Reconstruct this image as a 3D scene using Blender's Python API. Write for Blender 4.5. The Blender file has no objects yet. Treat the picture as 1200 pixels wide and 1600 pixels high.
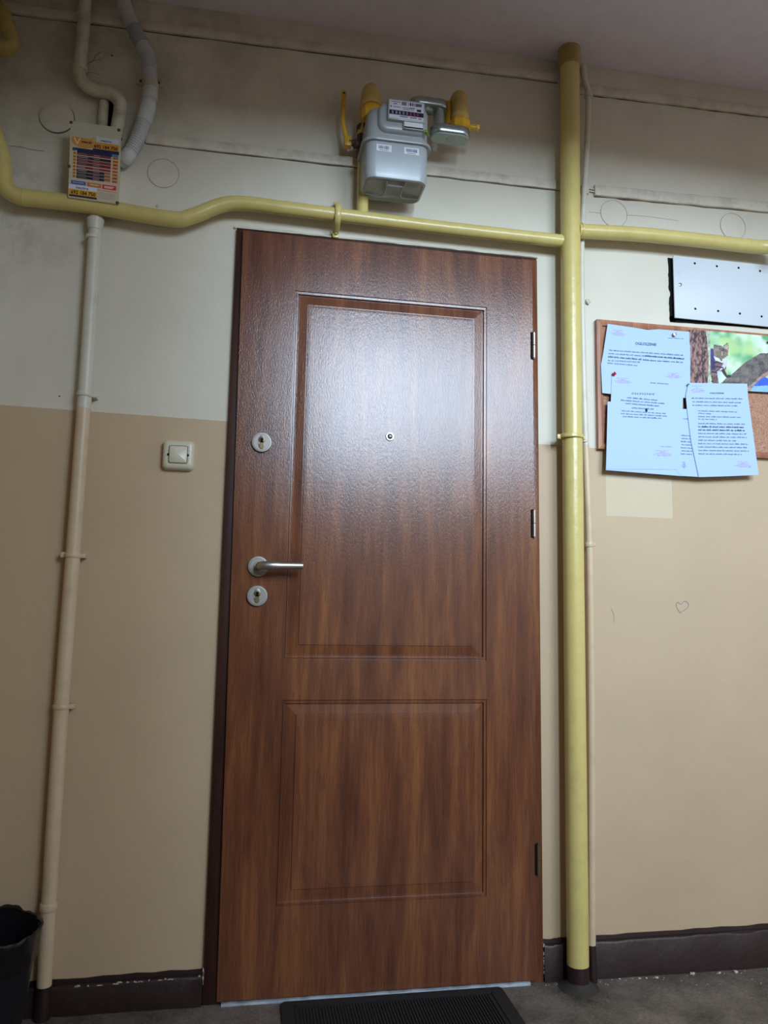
import bpy, bmesh, math, random
import numpy as np
from mathutils import Vector, Matrix
random.seed(7)
rng = np.random.RandomState(7)
SC = bpy.context.scene
COL = SC.collection
# ------------------------------------------------------------------ camera
CX, CY, CZ = 0.0512433, -2.1091694, 0.9995884
YAW, PITCH, ROLL, FPX = 0.1730514, 0.1207359, 0.0181938, 1201.196
def cam_axes():
    cy, sy, cp, sp, cr, sr = math.cos(YAW), math.sin(YAW), math.cos(PITCH), math.sin(PITCH), math.cos(ROLL), math.sin(ROLL)
    fw = Vector((sy*cp, cy*cp, sp)); rt = Vector((cy, -sy, 0)); up = rt.cross(fw)
    return cr*rt + sr*up, -sr*rt + cr*up, fw
RT, UP, FW = cam_axes()
cam_data = bpy.data.cameras.new('camera'); cam = bpy.data.objects.new('camera', cam_data); COL.objects.link(cam)
m = Matrix((RT, UP, -FW)).transposed().to_4x4(); m.translation = (CX, CY, CZ)
cam.matrix_world = m
cam_data.sensor_fit = 'VERTICAL'; cam_data.sensor_height = 24; cam_data.lens = FPX/1600*24
cam_data.clip_start = 0.01
SC.camera = cam
def at(px, py, y=0.0):
    """point of the photograph (1200x1600) on the vertical plane at depth y, metres"""
    v = FW + RT*((px-600)/FPX) - UP*((py-800)/FPX)
    t = (y-CY)/v.y
    return Vector((CX+v.x*t, y, CZ+v.z*t))
# ------------------------------------------------------------------ light
W = bpy.data.worlds.new('world'); SC.world = W; W.use_nodes = True
W.node_tree.nodes['Background'].inputs[0].default_value = (1.0, 0.925, 0.835, 1)
W.node_tree.nodes['Background'].inputs[1].default_value = 0.58
def area(name, loc, target, sx, sy, power, col, spread=180):
    l = bpy.data.lights.new(name, 'AREA'); l.shape = 'RECTANGLE'; l.size = sx; l.size_y = sy
    l.energy = power; l.color = col; l.spread = math.radians(spread)
    o = bpy.data.objects.new(name, l); COL.objects.link(o); o.location = loc
    o.rotation_euler = (Vector(target)-Vector(loc)).to_track_quat('-Z', 'Y').to_euler()
    return o
# daylight of the stair window, up the flight behind the camera and to the right
area('stair_window_light', (0.80, -4.0, 2.70), (1.15, 0, 1.75), 0.36, 1.2, 21, (0.62, 0.80, 1.0), 75)
# added wide, dimmer light for the right part of the door sheen
area('added_wide_light', (2.15, -4.0, 2.85), (1.35, 0, 1.75), 1.5, 1.4, 27, (0.66, 0.82, 1.0), 75)
SC.view_settings.view_transform = 'Standard'; SC.view_settings.look = 'None'
SC.view_settings.exposure = 0.0; SC.view_settings.gamma = 1.0
SC.view_settings.use_curve_mapping = False
# ------------------------------------------------------------------ materials
def lin(c):
    return tuple(((x/255)/12.92 if x/255 <= 0.04045 else ((x/255+0.055)/1.055)**2.4) for x in c)
class NT:
    def __init__(s, name):
        s.m = bpy.data.materials.new(name); s.m.use_nodes = True; s.t = s.m.node_tree
        s.b = s.t.nodes['Principled BSDF']
        s.pos = None
    def n(s, typ, **kw):
        o = s.t.nodes.new(typ)
        for k, v in kw.items():
            setattr(o, k, v)
        return o
    def link(s, a, b): s.t.links.new(a, b)
    def P(s):
        if not s.pos: s.pos = s.n('ShaderNodeNewGeometry').outputs['Position']
        return s.pos
    def noise(s, scale=(1, 1, 1), sc=5, detail=4, rough=.6, dist=0):
        mp = s.n('ShaderNodeMapping'); mp.inputs['Scale'].default_value = scale
        s.link(s.P(), mp.inputs[0])
        nz = s.n('ShaderNodeTexNoise'); nz.inputs['Scale'].default_value = sc
        nz.inputs['Detail'].default_value = detail; nz.inputs['Roughness'].default_value = rough
        nz.inputs['Distortion'].default_value = dist
        s.link(mp.outputs[0], nz.inputs[0]); return nz.outputs[0]
    def ramp(s, fac, stops):
        r = s.n('ShaderNodeValToRGB')
        e = r.color_ramp.elements
        while len(e) < len(stops): e.new(0.5)
        for i, (p, c) in enumerate(stops):
            e[i].position = p; e[i].color = (c[0], c[1], c[2], 1) if isinstance(c, tuple) else (c, c, c, 1)
        s.link(fac, r.inputs[0]); return r.outputs[0]
    def math(s, op, a, b=None, c=None):
        o = s.n('ShaderNodeMath', operation=op)
        for i, x in enumerate((a, b, c)):
            if x is None: continue
            if isinstance(x, (int, float)): o.inputs[i].default_value = x
            else: s.link(x, o.inputs[i])
        return o.outputs[0]
    def mix(s, fac, a, b, typ='MIX'):
        o = s.n('ShaderNodeMix', data_type='RGBA', blend_type=typ)
        for i, x in ((0, fac), (6, a), (7, b)):
            if isinstance(x, (int, float)): o.inputs[i].default_value = x
            elif isinstance(x, tuple): o.inputs[i].default_value = (x[0], x[1], x[2], 1)
            else: s.link(x, o.inputs[i])
        return o.outputs[2]
    def bump(s, h, strength=.3, dist=.002):
        o = s.n('ShaderNodeBump'); o.inputs['Strength'].default_value = strength; o.inputs['Distance'].default_value = dist
        s.link(h, o.inputs['Height']); s.link(o.outputs[0], s.b.inputs['Normal'])
    def color(s, c):
        if isinstance(c, tuple): s.b.inputs['Base Color'].default_value = (c[0], c[1], c[2], 1)
        else: s.link(c, s.b.inputs['Base Color'])
    def set(s, rough=.5, metal=0, spec=.5):
        if isinstance(rough, (int, float)): s.b.inputs['Roughness'].default_value = rough
        else: s.link(rough, s.b.inputs['Roughness'])
        s.b.inputs['Metallic'].default_value = metal
        s.b.inputs['Specular IOR Level'].default_value = spec
WHITE = lin((214, 208, 190)); BEIGE = lin((194, 170, 138))
TONE0, TONES = 1.4925, -0.0155
def two_tone(t, white=WHITE, beige=BEIGE, wob=.0012):
    sp = t.n('ShaderNodeSeparateXYZ'); t.link(t.P(), sp.inputs[0])
    x, z = sp.outputs[0], sp.outputs[2]
    lim = t.math('MULTIPLY_ADD', x, TONES, TONE0)
    w = t.math('MULTIPLY_ADD', t.noise(sc=30, detail=2), wob*2, -wob)
    d = t.math('ADD', t.math('SUBTRACT', z, lim), w)
    f = t.math('GREATER_THAN', d, 0)
    return x, z, t.mix(f, beige, white)
def wall_mat():
    t = NT('stairwell_wall_paint')
    x, z, base = two_tone(t)
    # repaired rectangle of lighter paint under the notice board
    a, b = at(947, 770), at(1050, 770); zt, zb = at(1000, 735).z, at(1000, 808).z
    mk = t.math('MULTIPLY', t.math('GREATER_THAN', x, a.x), t.math('LESS_THAN', x, b.x))
    mk = t.math('MULTIPLY', mk, t.math('MULTIPLY', t.math('GREATER_THAN', z, zb), t.math('LESS_THAN', z, zt+.1)))
    mk = t.math('MULTIPLY', mk, t.math('LESS_THAN', z, 1.4))
    base = t.mix(t.math('MULTIPLY', mk, .55), base, lin((212, 200, 172)))
    # grime: large soft clouds, denser towards the top left corner of the wall
    g = t.noise(sc=2.6, detail=7, rough=.65)
    g = t.ramp(g, [(.42, 0.0), (.75, 1.0)])
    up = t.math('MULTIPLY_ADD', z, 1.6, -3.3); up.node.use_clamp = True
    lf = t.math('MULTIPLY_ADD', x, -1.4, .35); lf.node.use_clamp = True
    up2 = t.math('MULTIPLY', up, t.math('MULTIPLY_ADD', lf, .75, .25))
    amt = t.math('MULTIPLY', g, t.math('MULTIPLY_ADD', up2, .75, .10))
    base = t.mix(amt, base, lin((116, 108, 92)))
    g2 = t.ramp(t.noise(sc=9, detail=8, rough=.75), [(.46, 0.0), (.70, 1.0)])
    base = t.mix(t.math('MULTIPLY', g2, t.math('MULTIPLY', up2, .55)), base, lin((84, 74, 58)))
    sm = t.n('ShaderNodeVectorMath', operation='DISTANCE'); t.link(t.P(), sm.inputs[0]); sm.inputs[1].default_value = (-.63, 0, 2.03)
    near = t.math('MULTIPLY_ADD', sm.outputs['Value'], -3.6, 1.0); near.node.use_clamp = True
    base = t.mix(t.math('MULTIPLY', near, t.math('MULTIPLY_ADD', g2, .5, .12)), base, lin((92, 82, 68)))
    # small scuffs
    s2 = t.ramp(t.noise(sc=22, detail=3, rough=.7), [(.70, 0.0), (.80, 1.0)])
    base = t.mix(t.math('MULTIPLY', s2, .13), base, lin((90, 70, 55)))
    y3 = t.ramp(t.noise(sc=1.3, detail=3), [(.35, 0.0), (.7, 1.0)])
    base = t.mix(t.math('MULTIPLY', y3, .08), base, lin((150, 125, 90)))
    t.color(base); t.set(.62, 0, .35)
    h = t.math('ADD', t.noise(sc=14, detail=6, rough=.6), t.math('MULTIPLY', t.noise(sc=160, detail=3), .25))
    t.bump(h, .45, .004)
    return t.m
def paint(name, col, rough=.35, bump=.15, var=.12, dirt=(70, 60, 45), metal=0, spec=.5, bsc=40):
    t = NT(name); c = lin(col)
    d = t.ramp(t.noise(sc=18, detail=5, rough=.7), [(.45, 0.0), (.8, 1.0)])
    t.color(t.mix(t.math('MULTIPLY', d, var*2.2), c, lin(dirt))); t.set(rough, metal, spec)
    t.bump(t.noise(sc=bsc, detail=4), bump, .003)
    return t.m
def tone_paint(name, foot=None):
    t = NT(name); x, z, base = two_tone(t, lin((205, 200, 184)), lin((204, 182, 150)))
    d = t.ramp(t.noise(sc=16, detail=5, rough=.7), [(.5, 0.0), (.85, 1.0)])
    base = t.mix(t.math('MULTIPLY', d, .3), base, lin((110, 95, 75)))
    t.color(base); t.set(.4, 0, .45); t.bump(t.noise(sc=45, detail=3), .25, .003)
    return t.m
def wood_mat(name, dark, midc, light, rough=.33, bump=.9):
    t = NT(name)
    a = t.noise(scale=(11, 4, 1.5), sc=1.5, detail=4, rough=.55, dist=.5)
    b = t.noise(scale=(75, 10, 3.6), sc=1.5, detail=4, rough=.7, dist=.2)
    c = t.noise(scale=(420, 40, 14), sc=1.0, detail=2, rough=.8)
    # flame figure
    mp = t.n('ShaderNodeMapping'); mp.inputs['Scale'].default_value = (1, 1, .16); mp.inputs['Location'].default_value = (-.43, 0, -.08); t.link(t.P(), mp.inputs[0])
    wv = t.n('ShaderNodeTexWave', wave_type='RINGS', rings_direction='Y'); wv.inputs['Scale'].default_value = 9; wv.inputs['Distortion'].default_value = 5
    wv.inputs['Detail'].default_value = 3; wv.inputs['Detail Scale'].default_value = 1.2; t.link(mp.outputs[0], wv.inputs[0])
    f = t.math('ADD', t.math('MULTIPLY', a, .72), t.math('MULTIPLY', b, .34))
    f = t.math('ADD', f, t.math('MULTIPLY', wv.outputs[1], .05))
    col = t.ramp(f, [(.40, dark), (.56, midc), (.74, light)])
    col = t.mix(t.math('MULTIPLY', t.ramp(c, [(.5, 0.0), (.68, 1.0)]), .45), col, tuple(x*.45 for x in dark))
    t.color(col); t.set(rough, 0, .5)
    h = t.math('ADD', t.noise(scale=(260, 40, 100), sc=1.0, detail=3, rough=.7), t.math('MULTIPLY', b, .12))
    t.bump(h, bump*.40, .0012)
    return t.m
def plain(name, col, rough=.5, metal=0, spec=.5):
    t = NT(name); c = lin(col)
    v = t.noise(sc=90, detail=2)
    t.color(t.mix(t.math('MULTIPLY', v, .12), c, tuple(x*.6 for x in c))); t.set(rough, metal, spec)
    return t.m
def floor_mat():
    t = NT('dark_terrazzo')
    base = t.ramp(t.noise(sc=5, detail=6, rough=.7), [(.3, lin((64, 58, 53))), (.7, lin((146, 136, 126)))])
    v = t.n('ShaderNodeTexVoronoi'); v.inputs['Scale'].default_value = 210; t.link(t.P(), v.inputs['Vector'])
    s = t.ramp(v.outputs['Distance'], [(.16, 1.0), (.26, 0.0)])
    rnd = t.n('ShaderNodeSeparateColor'); t.link(v.outputs['Color'], rnd.inputs[0])
    s = t.math('MULTIPLY', s, t.math('GREATER_THAN', rnd.outputs[0], .58))
    base = t.mix(t.math('MULTIPLY', s, .75), base, lin((176, 166, 150)))
    n2 = t.ramp(t.noise(sc=110, detail=3, rough=.7), [(.35, lin((30, 27, 26))), (.65, lin((190, 180, 168)))])
    base = t.mix(.35, base, n2, 'OVERLAY')
    t.color(base); t.set(.55, 0, .4)
    t.bump(t.noise(sc=60, detail=5), .4, .003)
    return t.m
def cork_mat():
    t = NT('cork')
    c = t.ramp(t.noise(sc=260, detail=3, rough=.8), [(.34, lin((138, 98, 76))), (.5, lin((172, 130, 106))), (.68, lin((196, 154, 128)))])
    t.color(c); t.set(.85, 0, .2); t.bump(t.noise(sc=300, detail=2), .4, .001)
    return t.m
def attr_mat(name, rough=.45):
    t = NT(name)
    a = t.n('ShaderNodeVertexColor'); a.layer_name = 'print'
    t.color(a.outputs[0]); t.set(rough, 0, .35)
    return t.m
M = {}
M['wall'] = wall_mat()
M['ceiling'] = paint('ceiling_paint', (232, 222, 234), .8, .3, .05, spec=.2)
M['floor'] = floor_mat()
M['plinth'] = paint('dark_brown_oil_paint', (45, 27, 26), .42, .5, .25, dirt=(25, 18, 16), bsc=30)
M['chip'] = plain('chipped_white_plaster', (190, 182, 172), .8)
M['wood'] = wood_mat('red_brown_wood_laminate', lin((86, 49, 33)), lin((109, 64, 42)), lin((136, 85, 50)), .20)
M['frame'] = wood_mat('dark_brown_frame_laminate', lin((44, 22, 18)), lin((58, 30, 22)), lin((72, 38, 27)), .4, .4)
M['yellow'] = paint('yellow_gas_paint', (206, 188, 116), .28, .35, .10, dirt=(120, 100, 50), bsc=26)
M['yellow_old'] = paint('old_yellow_gas_paint', (170, 150, 84), .4, .4, .3, dirt=(85, 62, 30))
M['valve_yellow'] = paint('deep_yellow_fitting_paint', (222, 172, 44), .35, .3, .25, dirt=(95, 65, 20))
M['fit_yellow'] = paint('ochre_fitting_paint', (204, 176, 104), .4, .3, .2, dirt=(100, 72, 30))
M['rust'] = paint('dark_rusty_steel', (78, 58, 50), .6, .5, .3, dirt=(40, 28, 22))
M['steel_grey'] = paint('meter_grey_enamel', (160, 165, 166), .3, .03, .05, dirt=(110, 110, 110), spec=.5)
M['steel_under'] = paint('meter_grey_enamel_lower', (166, 173, 176), .3, .03, .04, dirt=(110, 110, 110))
M['zinc'] = paint('galvanised_steel', (176, 186, 182), .27, .12, .2, dirt=(95, 105, 105), metal=.85, bsc=20)
M['zinc_dull'] = paint('dull_galvanised_cap', (170, 182, 176), .5, .15, .15, dirt=(110, 118, 112), metal=.3)
M['chrome'] = paint('satin_nickel', (176, 170, 160), .3, .02, .05, dirt=(120, 112, 100), metal=.9)
M['nickel'] = paint('matt_nickel_plate', (150, 145, 138), .45, .02, .05, dirt=(120, 112, 100), metal=.55)
M['brass'] = plain('aged_brass', (112, 98, 70), .4, .7)
M['black'] = plain('black_void', (10, 9, 9), .8, 0, .2)
M['darkgrey'] = plain('dark_grey_plastic', (54, 56, 60), .4)
M['rubber'] = paint('black_rubber', (24, 25, 28), .6, .3, .1, dirt=(40, 38, 36))
M['bin'] = paint('black_bin_plastic', (20, 22, 30), .35, .1, .05, dirt=(35, 35, 35))
M['bag'] = paint('black_bin_liner', (16, 15, 18), .3, .6, .05, dirt=(30, 30, 30), bsc=16)
M['cream'] = paint('cream_switch_plastic', (206, 200, 176), .3, .02, .05, dirt=(140, 125, 95))
M['tone'] = tone_paint('two_tone_pipe_paint')
M['conduit'] = paint('grimy_white_paint', (198, 192, 170), .5, .35, .32, dirt=(92, 80, 62))
M['trim'] = paint('painted_cable_duct', (212, 204, 186), .5, .4, .2, dirt=(100, 86, 66))
M['flex'] = paint('grey_white_conduit_plastic', (186, 188, 186), .4, .15, .2, dirt=(118, 116, 112))
M['paper'] = plain('white_paper', (176, 200, 234), .6, 0, .2)
M['ink'] = plain('black_print', (98, 110, 138), .7, 0, .1)
M['inkbold'] = plain('bold_black_print', (44, 50, 72), .7, 0, .1)
M['inksoft'] = plain('faint_grey_print', (128, 140, 160), .7, 0, .1)
M['stamp'] = plain('pink_stamp_ink', (196, 152, 200), .7, 0, .1)
M['cork'] = cork_mat()
M['corkframe'] = wood_mat('brown_wood_board_frame', lin((138, 86, 62)), lin((170, 114, 86)), lin((194, 140, 108)), .45, .15)
M['plate'] = paint('white_enamelled_plate', (198, 204, 208), .45, .06, .03, dirt=(150, 150, 150))
M['sign'] = paint('cream_cover_plate', (200, 192, 166), .4, .1, .1, dirt=(120, 105, 80))
M['print'] = attr_mat('colour_print')
M['pin_red'] = plain('red_pin_plastic', (200, 20, 50), .3)
M['pin_green'] = plain('green_pin_plastic', (90, 110, 60), .3)
M['label'] = plain('white_label', (222, 224, 228), .4)
M['wire'] = plain('green_seal_wire', (130, 150, 60), .4)
M['groove'] = plain('grey_hairline_groove', (150, 142, 128), .8)
M['dirt'] = paint('dirty_mortar', (58, 52, 48), .8, .8, .2, dirt=(25, 22, 20))
M['threshold'] = paint('chipped_blue_white_paint', (178, 188, 196), .5, .6, .35, dirt=(80, 78, 74))
# ------------------------------------------------------------------ mesh helpers
def props(o, label=None, cat=None, group=None, kind=None):
    if label: o['label'] = label
    if cat: o['category'] = cat
    if group: o['group'] = group
    if kind: o['kind'] = kind
    return o
def wloc(p):
    v = Vector((0, 0, 0))
    while p: v = v + p.location; p = p.parent
    return v
def obj(name, bm, mat, parent=None, loc=None, smooth=False, label=None, ang=35, **kw):
    """bm is in world coordinates; it becomes ONE mesh object with its origin at loc"""
    bmesh.ops.remove_doubles(bm, verts=bm.verts, dist=1e-6)
    bmesh.ops.recalc_face_normals(bm, faces=bm.faces)
    org = Vector(loc) if loc is not None else None
    if org is None:
        if parent is not None: org = wloc(parent)
        else:
            xs = [v.co for v in bm.verts]
            org = Vector((sum(v.x for v in xs)/len(xs), max(v.y for v in xs), min(v.z for v in xs)))
    bmesh.ops.translate(bm, verts=bm.verts, vec=-org)
    me = bpy.data.meshes.new(name)
    if smooth:
        for f in bm.faces: f.smooth = True
        for e in bm.edges:
            if len(e.link_faces) == 2 and e.calc_face_angle(0) > math.radians(ang): e.smooth = False
    bm.to_mesh(me); bm.free()
    o = bpy.data.objects.new(name, me); COL.objects.link(o)
    me.materials.append(mat)
    if parent is not None:
        o.parent = parent; o.location = org - wloc(parent)
    else: o.location = org
    props(o, label=label, **kw)
    return o
def thing(name, loc, label=None, cat=None, group=None, kind=None):
    o = bpy.data.objects.new(name, None); COL.objects.link(o); o.location = loc; o.empty_display_size = .05
    return props(o, label, cat, group, kind)
def B(): return bmesh.new()
def box(bm, x0, x1, y0, y1, z0, z1, bev=0, seg=2):
    vs = [bm.verts.new((x, y, z)) for x in (x0, x1) for y in (y0, y1) for z in (z0, z1)]
    fs = [(0, 1, 3, 2), (4, 6, 7, 5), (0, 4, 5, 1), (2, 3, 7, 6), (0, 2, 6, 4), (1, 5, 7, 3)]
    F = [bm.faces.new([vs[i] for i in f]) for f in fs]
    if bev:
        es = set(e for f in F for e in f.edges)
        bmesh.ops.bevel(bm, geom=list(es), offset=bev, segments=seg, affect='EDGES', profile=.5)
    return bm
def hexa(bm, q, yf, yb, bev=0):
    """q: four (x,z) corners; a slab from yf (front) to yb"""
    a = [bm.verts.new((p[0], yf, p[1])) for p in q]; b = [bm.verts.new((p[0], yb, p[1])) for p in q]
    n = len(q); F = [bm.faces.new(a), bm.faces.new(b[::-1])]
    for i in range(n): F.append(bm.faces.new((a[i], b[i], b[(i+1) % n], a[(i+1) % n])))
    if bev:
        es = set(e for e in F[0].edges)
        es |= set(e for f in F[2:] for e in f.edges if e not in F[1].edges[:])
        bmesh.ops.bevel(bm, geom=list(es), offset=bev, segments=2, affect='EDGES', profile=.5)
    return bm
def xz(px, py, y=0): p = at(px, py, y); return (p.x, p.z)
def smooth_path(pts, n=8):
    pts = [Vector(p) for p in pts]
    if len(pts) < 3: return pts
    P = [pts[0]*2-pts[1]] + pts + [pts[-1]*2-pts[-2]]
    out = []
    for i in range(1, len(P)-2):
        for k in range(n):
            t = k/n; a, b, c, d = P[i-1], P[i], P[i+1], P[i+2]
            out.append(.5*((2*b)+(-a+c)*t+(2*a-5*b+4*c-d)*t*t+(-a+3*b-3*c+d)*t**3))
    out.append(pts[-1]); return out
def round_corners(pts, r=.03, n=7):
    """straight runs joined by true bends"""
    pts = [Vector(p) for p in pts]; out = [pts[0]]
    for i in range(1, len(pts)-1):
        a, b, c = pts[i-1], pts[i], pts[i+1]
        rr = min(r, (a-b).length*.49, (c-b).length*.49)
        p0 = b+(a-b).normalized()*rr; p1 = b+(c-b).normalized()*rr
        for k in range(n+1):
            t = k/n; out.append(p0*(1-t)**2 + b*2*t*(1-t) + p1*t*t)
    out.append(pts[-1]); return out
def tube(bm, pts, r, seg=20, cap=True, flat=None):
    pts = [Vector(p) for p in pts]; n = len(pts)
    rs = r if isinstance(r, (list, tuple)) else [r]*n
    if len(rs) != n:
        rs = [np.interp(i/(n-1), np.linspace(0, 1, len(rs)), rs) for i in range(n)]
    T = [(pts[min(i+1, n-1)]-pts[max(i-1, 0)]).normalized() for i in range(n)]
    u = T[0].cross(Vector((0, 1, 0)))
    if u.length < .1: u = T[0].cross(Vector((1, 0, 0)))
    u.normalize(); rings = []
    for i in range(n):
        if i: u = (T[i-1].rotation_difference(T[i])) @ u
        u = (u-T[i]*u.dot(T[i])).normalized(); w = T[i].cross(u)
        fa, fb = flat if flat else (1, 1)
        rings.append([bm.verts.new(pts[i]+(u*math.cos(a)*fa+w*math.sin(a)*fb)*rs[i]) for a in [2*math.pi*k/seg for k in range(seg)]])
    for i in range(n-1):
        for k in range(seg):
            bm.faces.new((rings[i][k], rings[i][(k+1) % seg], rings[i+1][(k+1) % seg], rings[i+1][k]))
    if cap:
        bm.faces.new(rings[0][::-1]); bm.faces.new(rings[-1])
    return bm
def lathe(bm, c, axis, prof, seg=32):
    """prof: (distance along axis, radius)"""
    c = Vector(c); ax = Vector(axis).normalized()
    u = ax.orthogonal().normalized(); w = ax.cross(u); rings = []
    for d, r in prof:
        if r < 1e-5: rings.append([bm.verts.new(c+ax*d)])
        else: rings.append([bm.verts.new(c+ax*d+(u*math.cos(2*math.pi*k/seg)+w*math.sin(2*math.pi*k/seg))*r) for k in range(seg)])
    for a, b in zip(rings, rings[1:]):
        for k in range(seg):
            k2 = (k+1) % seg
            if len(a) == 1 and len(b) == 1: continue
            if len(a) == 1: bm.faces.new((a[0], b[k], b[k2]))
            elif len(b) == 1: bm.faces.new((a[k], b[0], a[k2]))
            else: bm.faces.new((a[k], b[k], b[k2], a[k2]))
    if len(rings[0]) > 1: bm.faces.new(rings[0])
    if len(rings[-1]) > 1: bm.faces.new(rings[-1][::-1])
    return bm
def rrect(cx, cz, w, h, r, n=6):
    pts = []
    for sx, sz, a0 in ((1, 1, 0), (-1, 1, 90), (-1, -1, 180), (1, -1, 270)):
        for k in range(n+1):
            a = math.radians(a0+90*k/n); pts.append((cx+sx*(w/2-r)+r*math.cos(a), cz+sz*(h/2-r)+r*math.sin(a)))
    return pts
def loft(bm, rings):
    """rings of equal vertex count, capped"""
    R = [[bm.verts.new(p) for p in r] for r in rings]; n = len(R[0])
    for a, b in zip(R, R[1:]):
        for k in range(n): bm.faces.new((a[k], a[(k+1) % n], b[(k+1) % n], b[k]))
    bm.faces.new(R[0][::-1]); bm.faces.new(R[-1]); return bm
def text_mesh(bm, s, height, f, x0=0, z0=0, bold=0, align='LEFT', width=None, space=1.0):
    """lettering laid on the surface f(u, v) -> point (u right, v up, metres)"""
    cu = bpy.data.curves.new('t', 'FONT'); cu.body = s; cu.size = height/0.72; cu.offset = bold; cu.resolution_u = 2
    cu.align_x = align; cu.space_character = space
    o = bpy.data.objects.new('t', cu); COL.objects.link(o)
    bpy.context.view_layer.update()
    me = o.evaluated_get(bpy.context.evaluated_depsgraph_get()).to_mesh()
    xs = [v.co.x for v in me.vertices]
    sx = 1.0
    if width and xs: sx = width/(max(xs)-min(xs))
    vs = [bm.verts.new(f(x0+v.co.x*sx, z0+v.co.y)) for v in me.vertices]
    for p in me.polygons:
        try: bm.faces.new([vs[i] for i in p.vertices])
        except ValueError: pass
    o.to_mesh_clear(); bpy.data.objects.remove(o); bpy.data.curves.remove(cu)
    return bm
def printed(name, img, f, parent, loc=None, **kw):
    """flat colour print: img HxWx3 (linear), f(u,v) with v down"""
    H, Wd = img.shape[:2]
    us, vs_ = np.meshgrid(np.linspace(0, 1, Wd+1), np.linspace(0, 1, H+1))
    org = wloc(parent) if parent else Vector(loc)
    co = np.array([list(f(u, v)-org) for u, v in zip(us.ravel(), vs_.ravel())])
    i = np.arange(H*(Wd+1)).reshape(H, Wd+1)[:, :-1].ravel()
    faces = np.stack([i+Wd+1, i+Wd+2, i+1, i], 1)
    me = bpy.data.meshes.new(name); me.from_pydata(co.tolist(), [], faces.tolist())
    ca = me.color_attributes.new('print', 'FLOAT_COLOR', 'CORNER')
    c = np.concatenate([img.reshape(-1, 3), np.ones((H*Wd, 1))], 1).repeat(4, 0).astype(np.float32)
    ca.data.foreach_set('color', c.ravel())
    me.materials.append(M['print'])
    o = bpy.data.objects.new(name, me); COL.objects.link(o)
    if parent: o.parent = parent
    else: o.location = org
    return props(o, **kw)
def dup_tree(o, delta, parent=None):
    c = o.copy(); COL.objects.link(c)
    if parent is None: c.location = o.location + Vector(delta)
    else: c.parent = parent
    for ch in [x for x in bpy.data.objects if x.parent == o]: dup_tree(ch, delta, c)
    return c
# ================================================================== SETTING
XL, XR, HC = -0.705, 2.6, 2.712
o = obj('floor', box(B(), XL-.1, XR+1.6, -5.3, .12, -.1, 0), M['floor'], kind='structure')
wall = obj('wall_back', box(B(), XL-.1, XR+1.6, 0, .12, 0, HC+.02), M['wall'], kind='structure')
obj('wall_left', box(B(), XL-.12, XL, -2.6, .12, 0, HC+.02), M['wall'], kind='structure')
obj('ceiling', box(B(), XL-.1, XR+1.6, -2.35, .12, HC, HC+.22), M['ceiling'], kind='structure')
obj('beam_light_blocker', box(B(), XL-.1, XR+1.6, -1.0, -.8, 2.375, HC+.1), M['ceiling'], kind='structure')  # added unseen block, keeps the window light off the upper wall
obj('rear_light_blocker', box(B(), XL-.1, .48, -2.62, -2.42, 0, HC+1.2), M['wall'], kind='structure')  # added unseen block behind the camera, cuts window light on the left
# plinths
def plinth(name, xa, xb, z0, z1, chips):
    bm = B(); n = max(4, int((xb-xa)/.04)); rnd = random.Random(sum(map(ord, name)))
    rings = []
    for i in range(n+1):
        x = xa+(xb-xa)*i/n; z = z0+(z1-z0)*i/n
        j = rnd.uniform(-.0016, .0016)
        rings.append([(x, 0, 0), (x, -.019+j, 0), (x, -.018+j, z-.017+j), (x, -.015, z-.012+j), (x, -.004, z-.010), (x, -.003, z+j*1.2), (x, 0, z+j)])
    loft(bm, rings)
    o = obj(name, bm, M['plinth'], kind='structure', smooth=True)
    if chips:
        bm = B()
        for k in range(chips):
            x = rnd.uniform(xa+.02, xb-.01); z = z0+(z1-z0)*(x-xa)/(xb-xa)-.0125+rnd.uniform(-.002, .001); l = rnd.uniform(.003, .016)
            q = [(x, z-.0006), (x+l, z-.0006+rnd.uniform(-.001, .001)), (x+l*.9, z+.0008), (x+l*.2, z+.0012)]
            hexa(bm, q, -.0178, -.0120)
        obj('paint_chip', bm, M['chip'], parent=o, label='white chips in the brown paint along the ledge', kind='stuff')
    return o
plinth('baseboard_left', XL, -.022, .073, .083, 34)
plinth('baseboard_middle', .8795, .925, .104, .104, 0)
plinth('baseboard_right', .925, XR, .105, .118, 0)
# surface ducts
def duct(name, p0, p1, h, d, gap=True):
    a, b = at(*p0, -d), at(*p1, -d); bm = B(); n = 24; rings = []; rnd = random.Random(len(name)*7+int(p0[0]))
    for i in range(n+1):
        t = i/n; x = a.x+(b.x-a.x)*t; z = a.z+(b.z-a.z)*t + rnd.uniform(-.0012, .0012)
        rings.append([(x, 0, z-h/2), (x, -d*.85, z-h/2), (x, -d, z-h/2+.0025), (x, -d, z+h/2-.003), (x, -d*.75, z+h/2), (x, 0, z+h/2)])
    loft(bm, rings); o = obj(name, bm, M['trim'], smooth=True, kind='structure', ang=50)
    if gap:
        bm = B(); rings = []
        for i in range(n+1):
            t = i/n; x = a.x+(b.x-a.x)*t; z = a.z+(b.z-a.z)*t-h/2; w = .0008+.0022*abs(rnd.gauss(0, .6))
            rings.append([(x, 0, z-w), (x, -.0009, z-w), (x, -.0009, z+.001), (x, 0, z+.001)])
        loft(bm, rings); obj('shadow_gap', bm, M['rust'], parent=o, label='dark open joint under the duct')
    return o
duct('trim_1', (-40, 4), (873, 120), .028, .010)
duct('trim_2', (905, 136), (1290, 185), .032, .010)
duct('trim_3', (228, 215), (876, 289), .029, .008)
duct('trim_4', (930, 296), (1290, 331), .034, .011)
bm = B(); a = at(914, 296, -.008); box(bm, a.x-.012, a.x+.012, -.012, 0, a.z-.014, a.z+.014, .002); a = at(926, 297, -.006)
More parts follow.
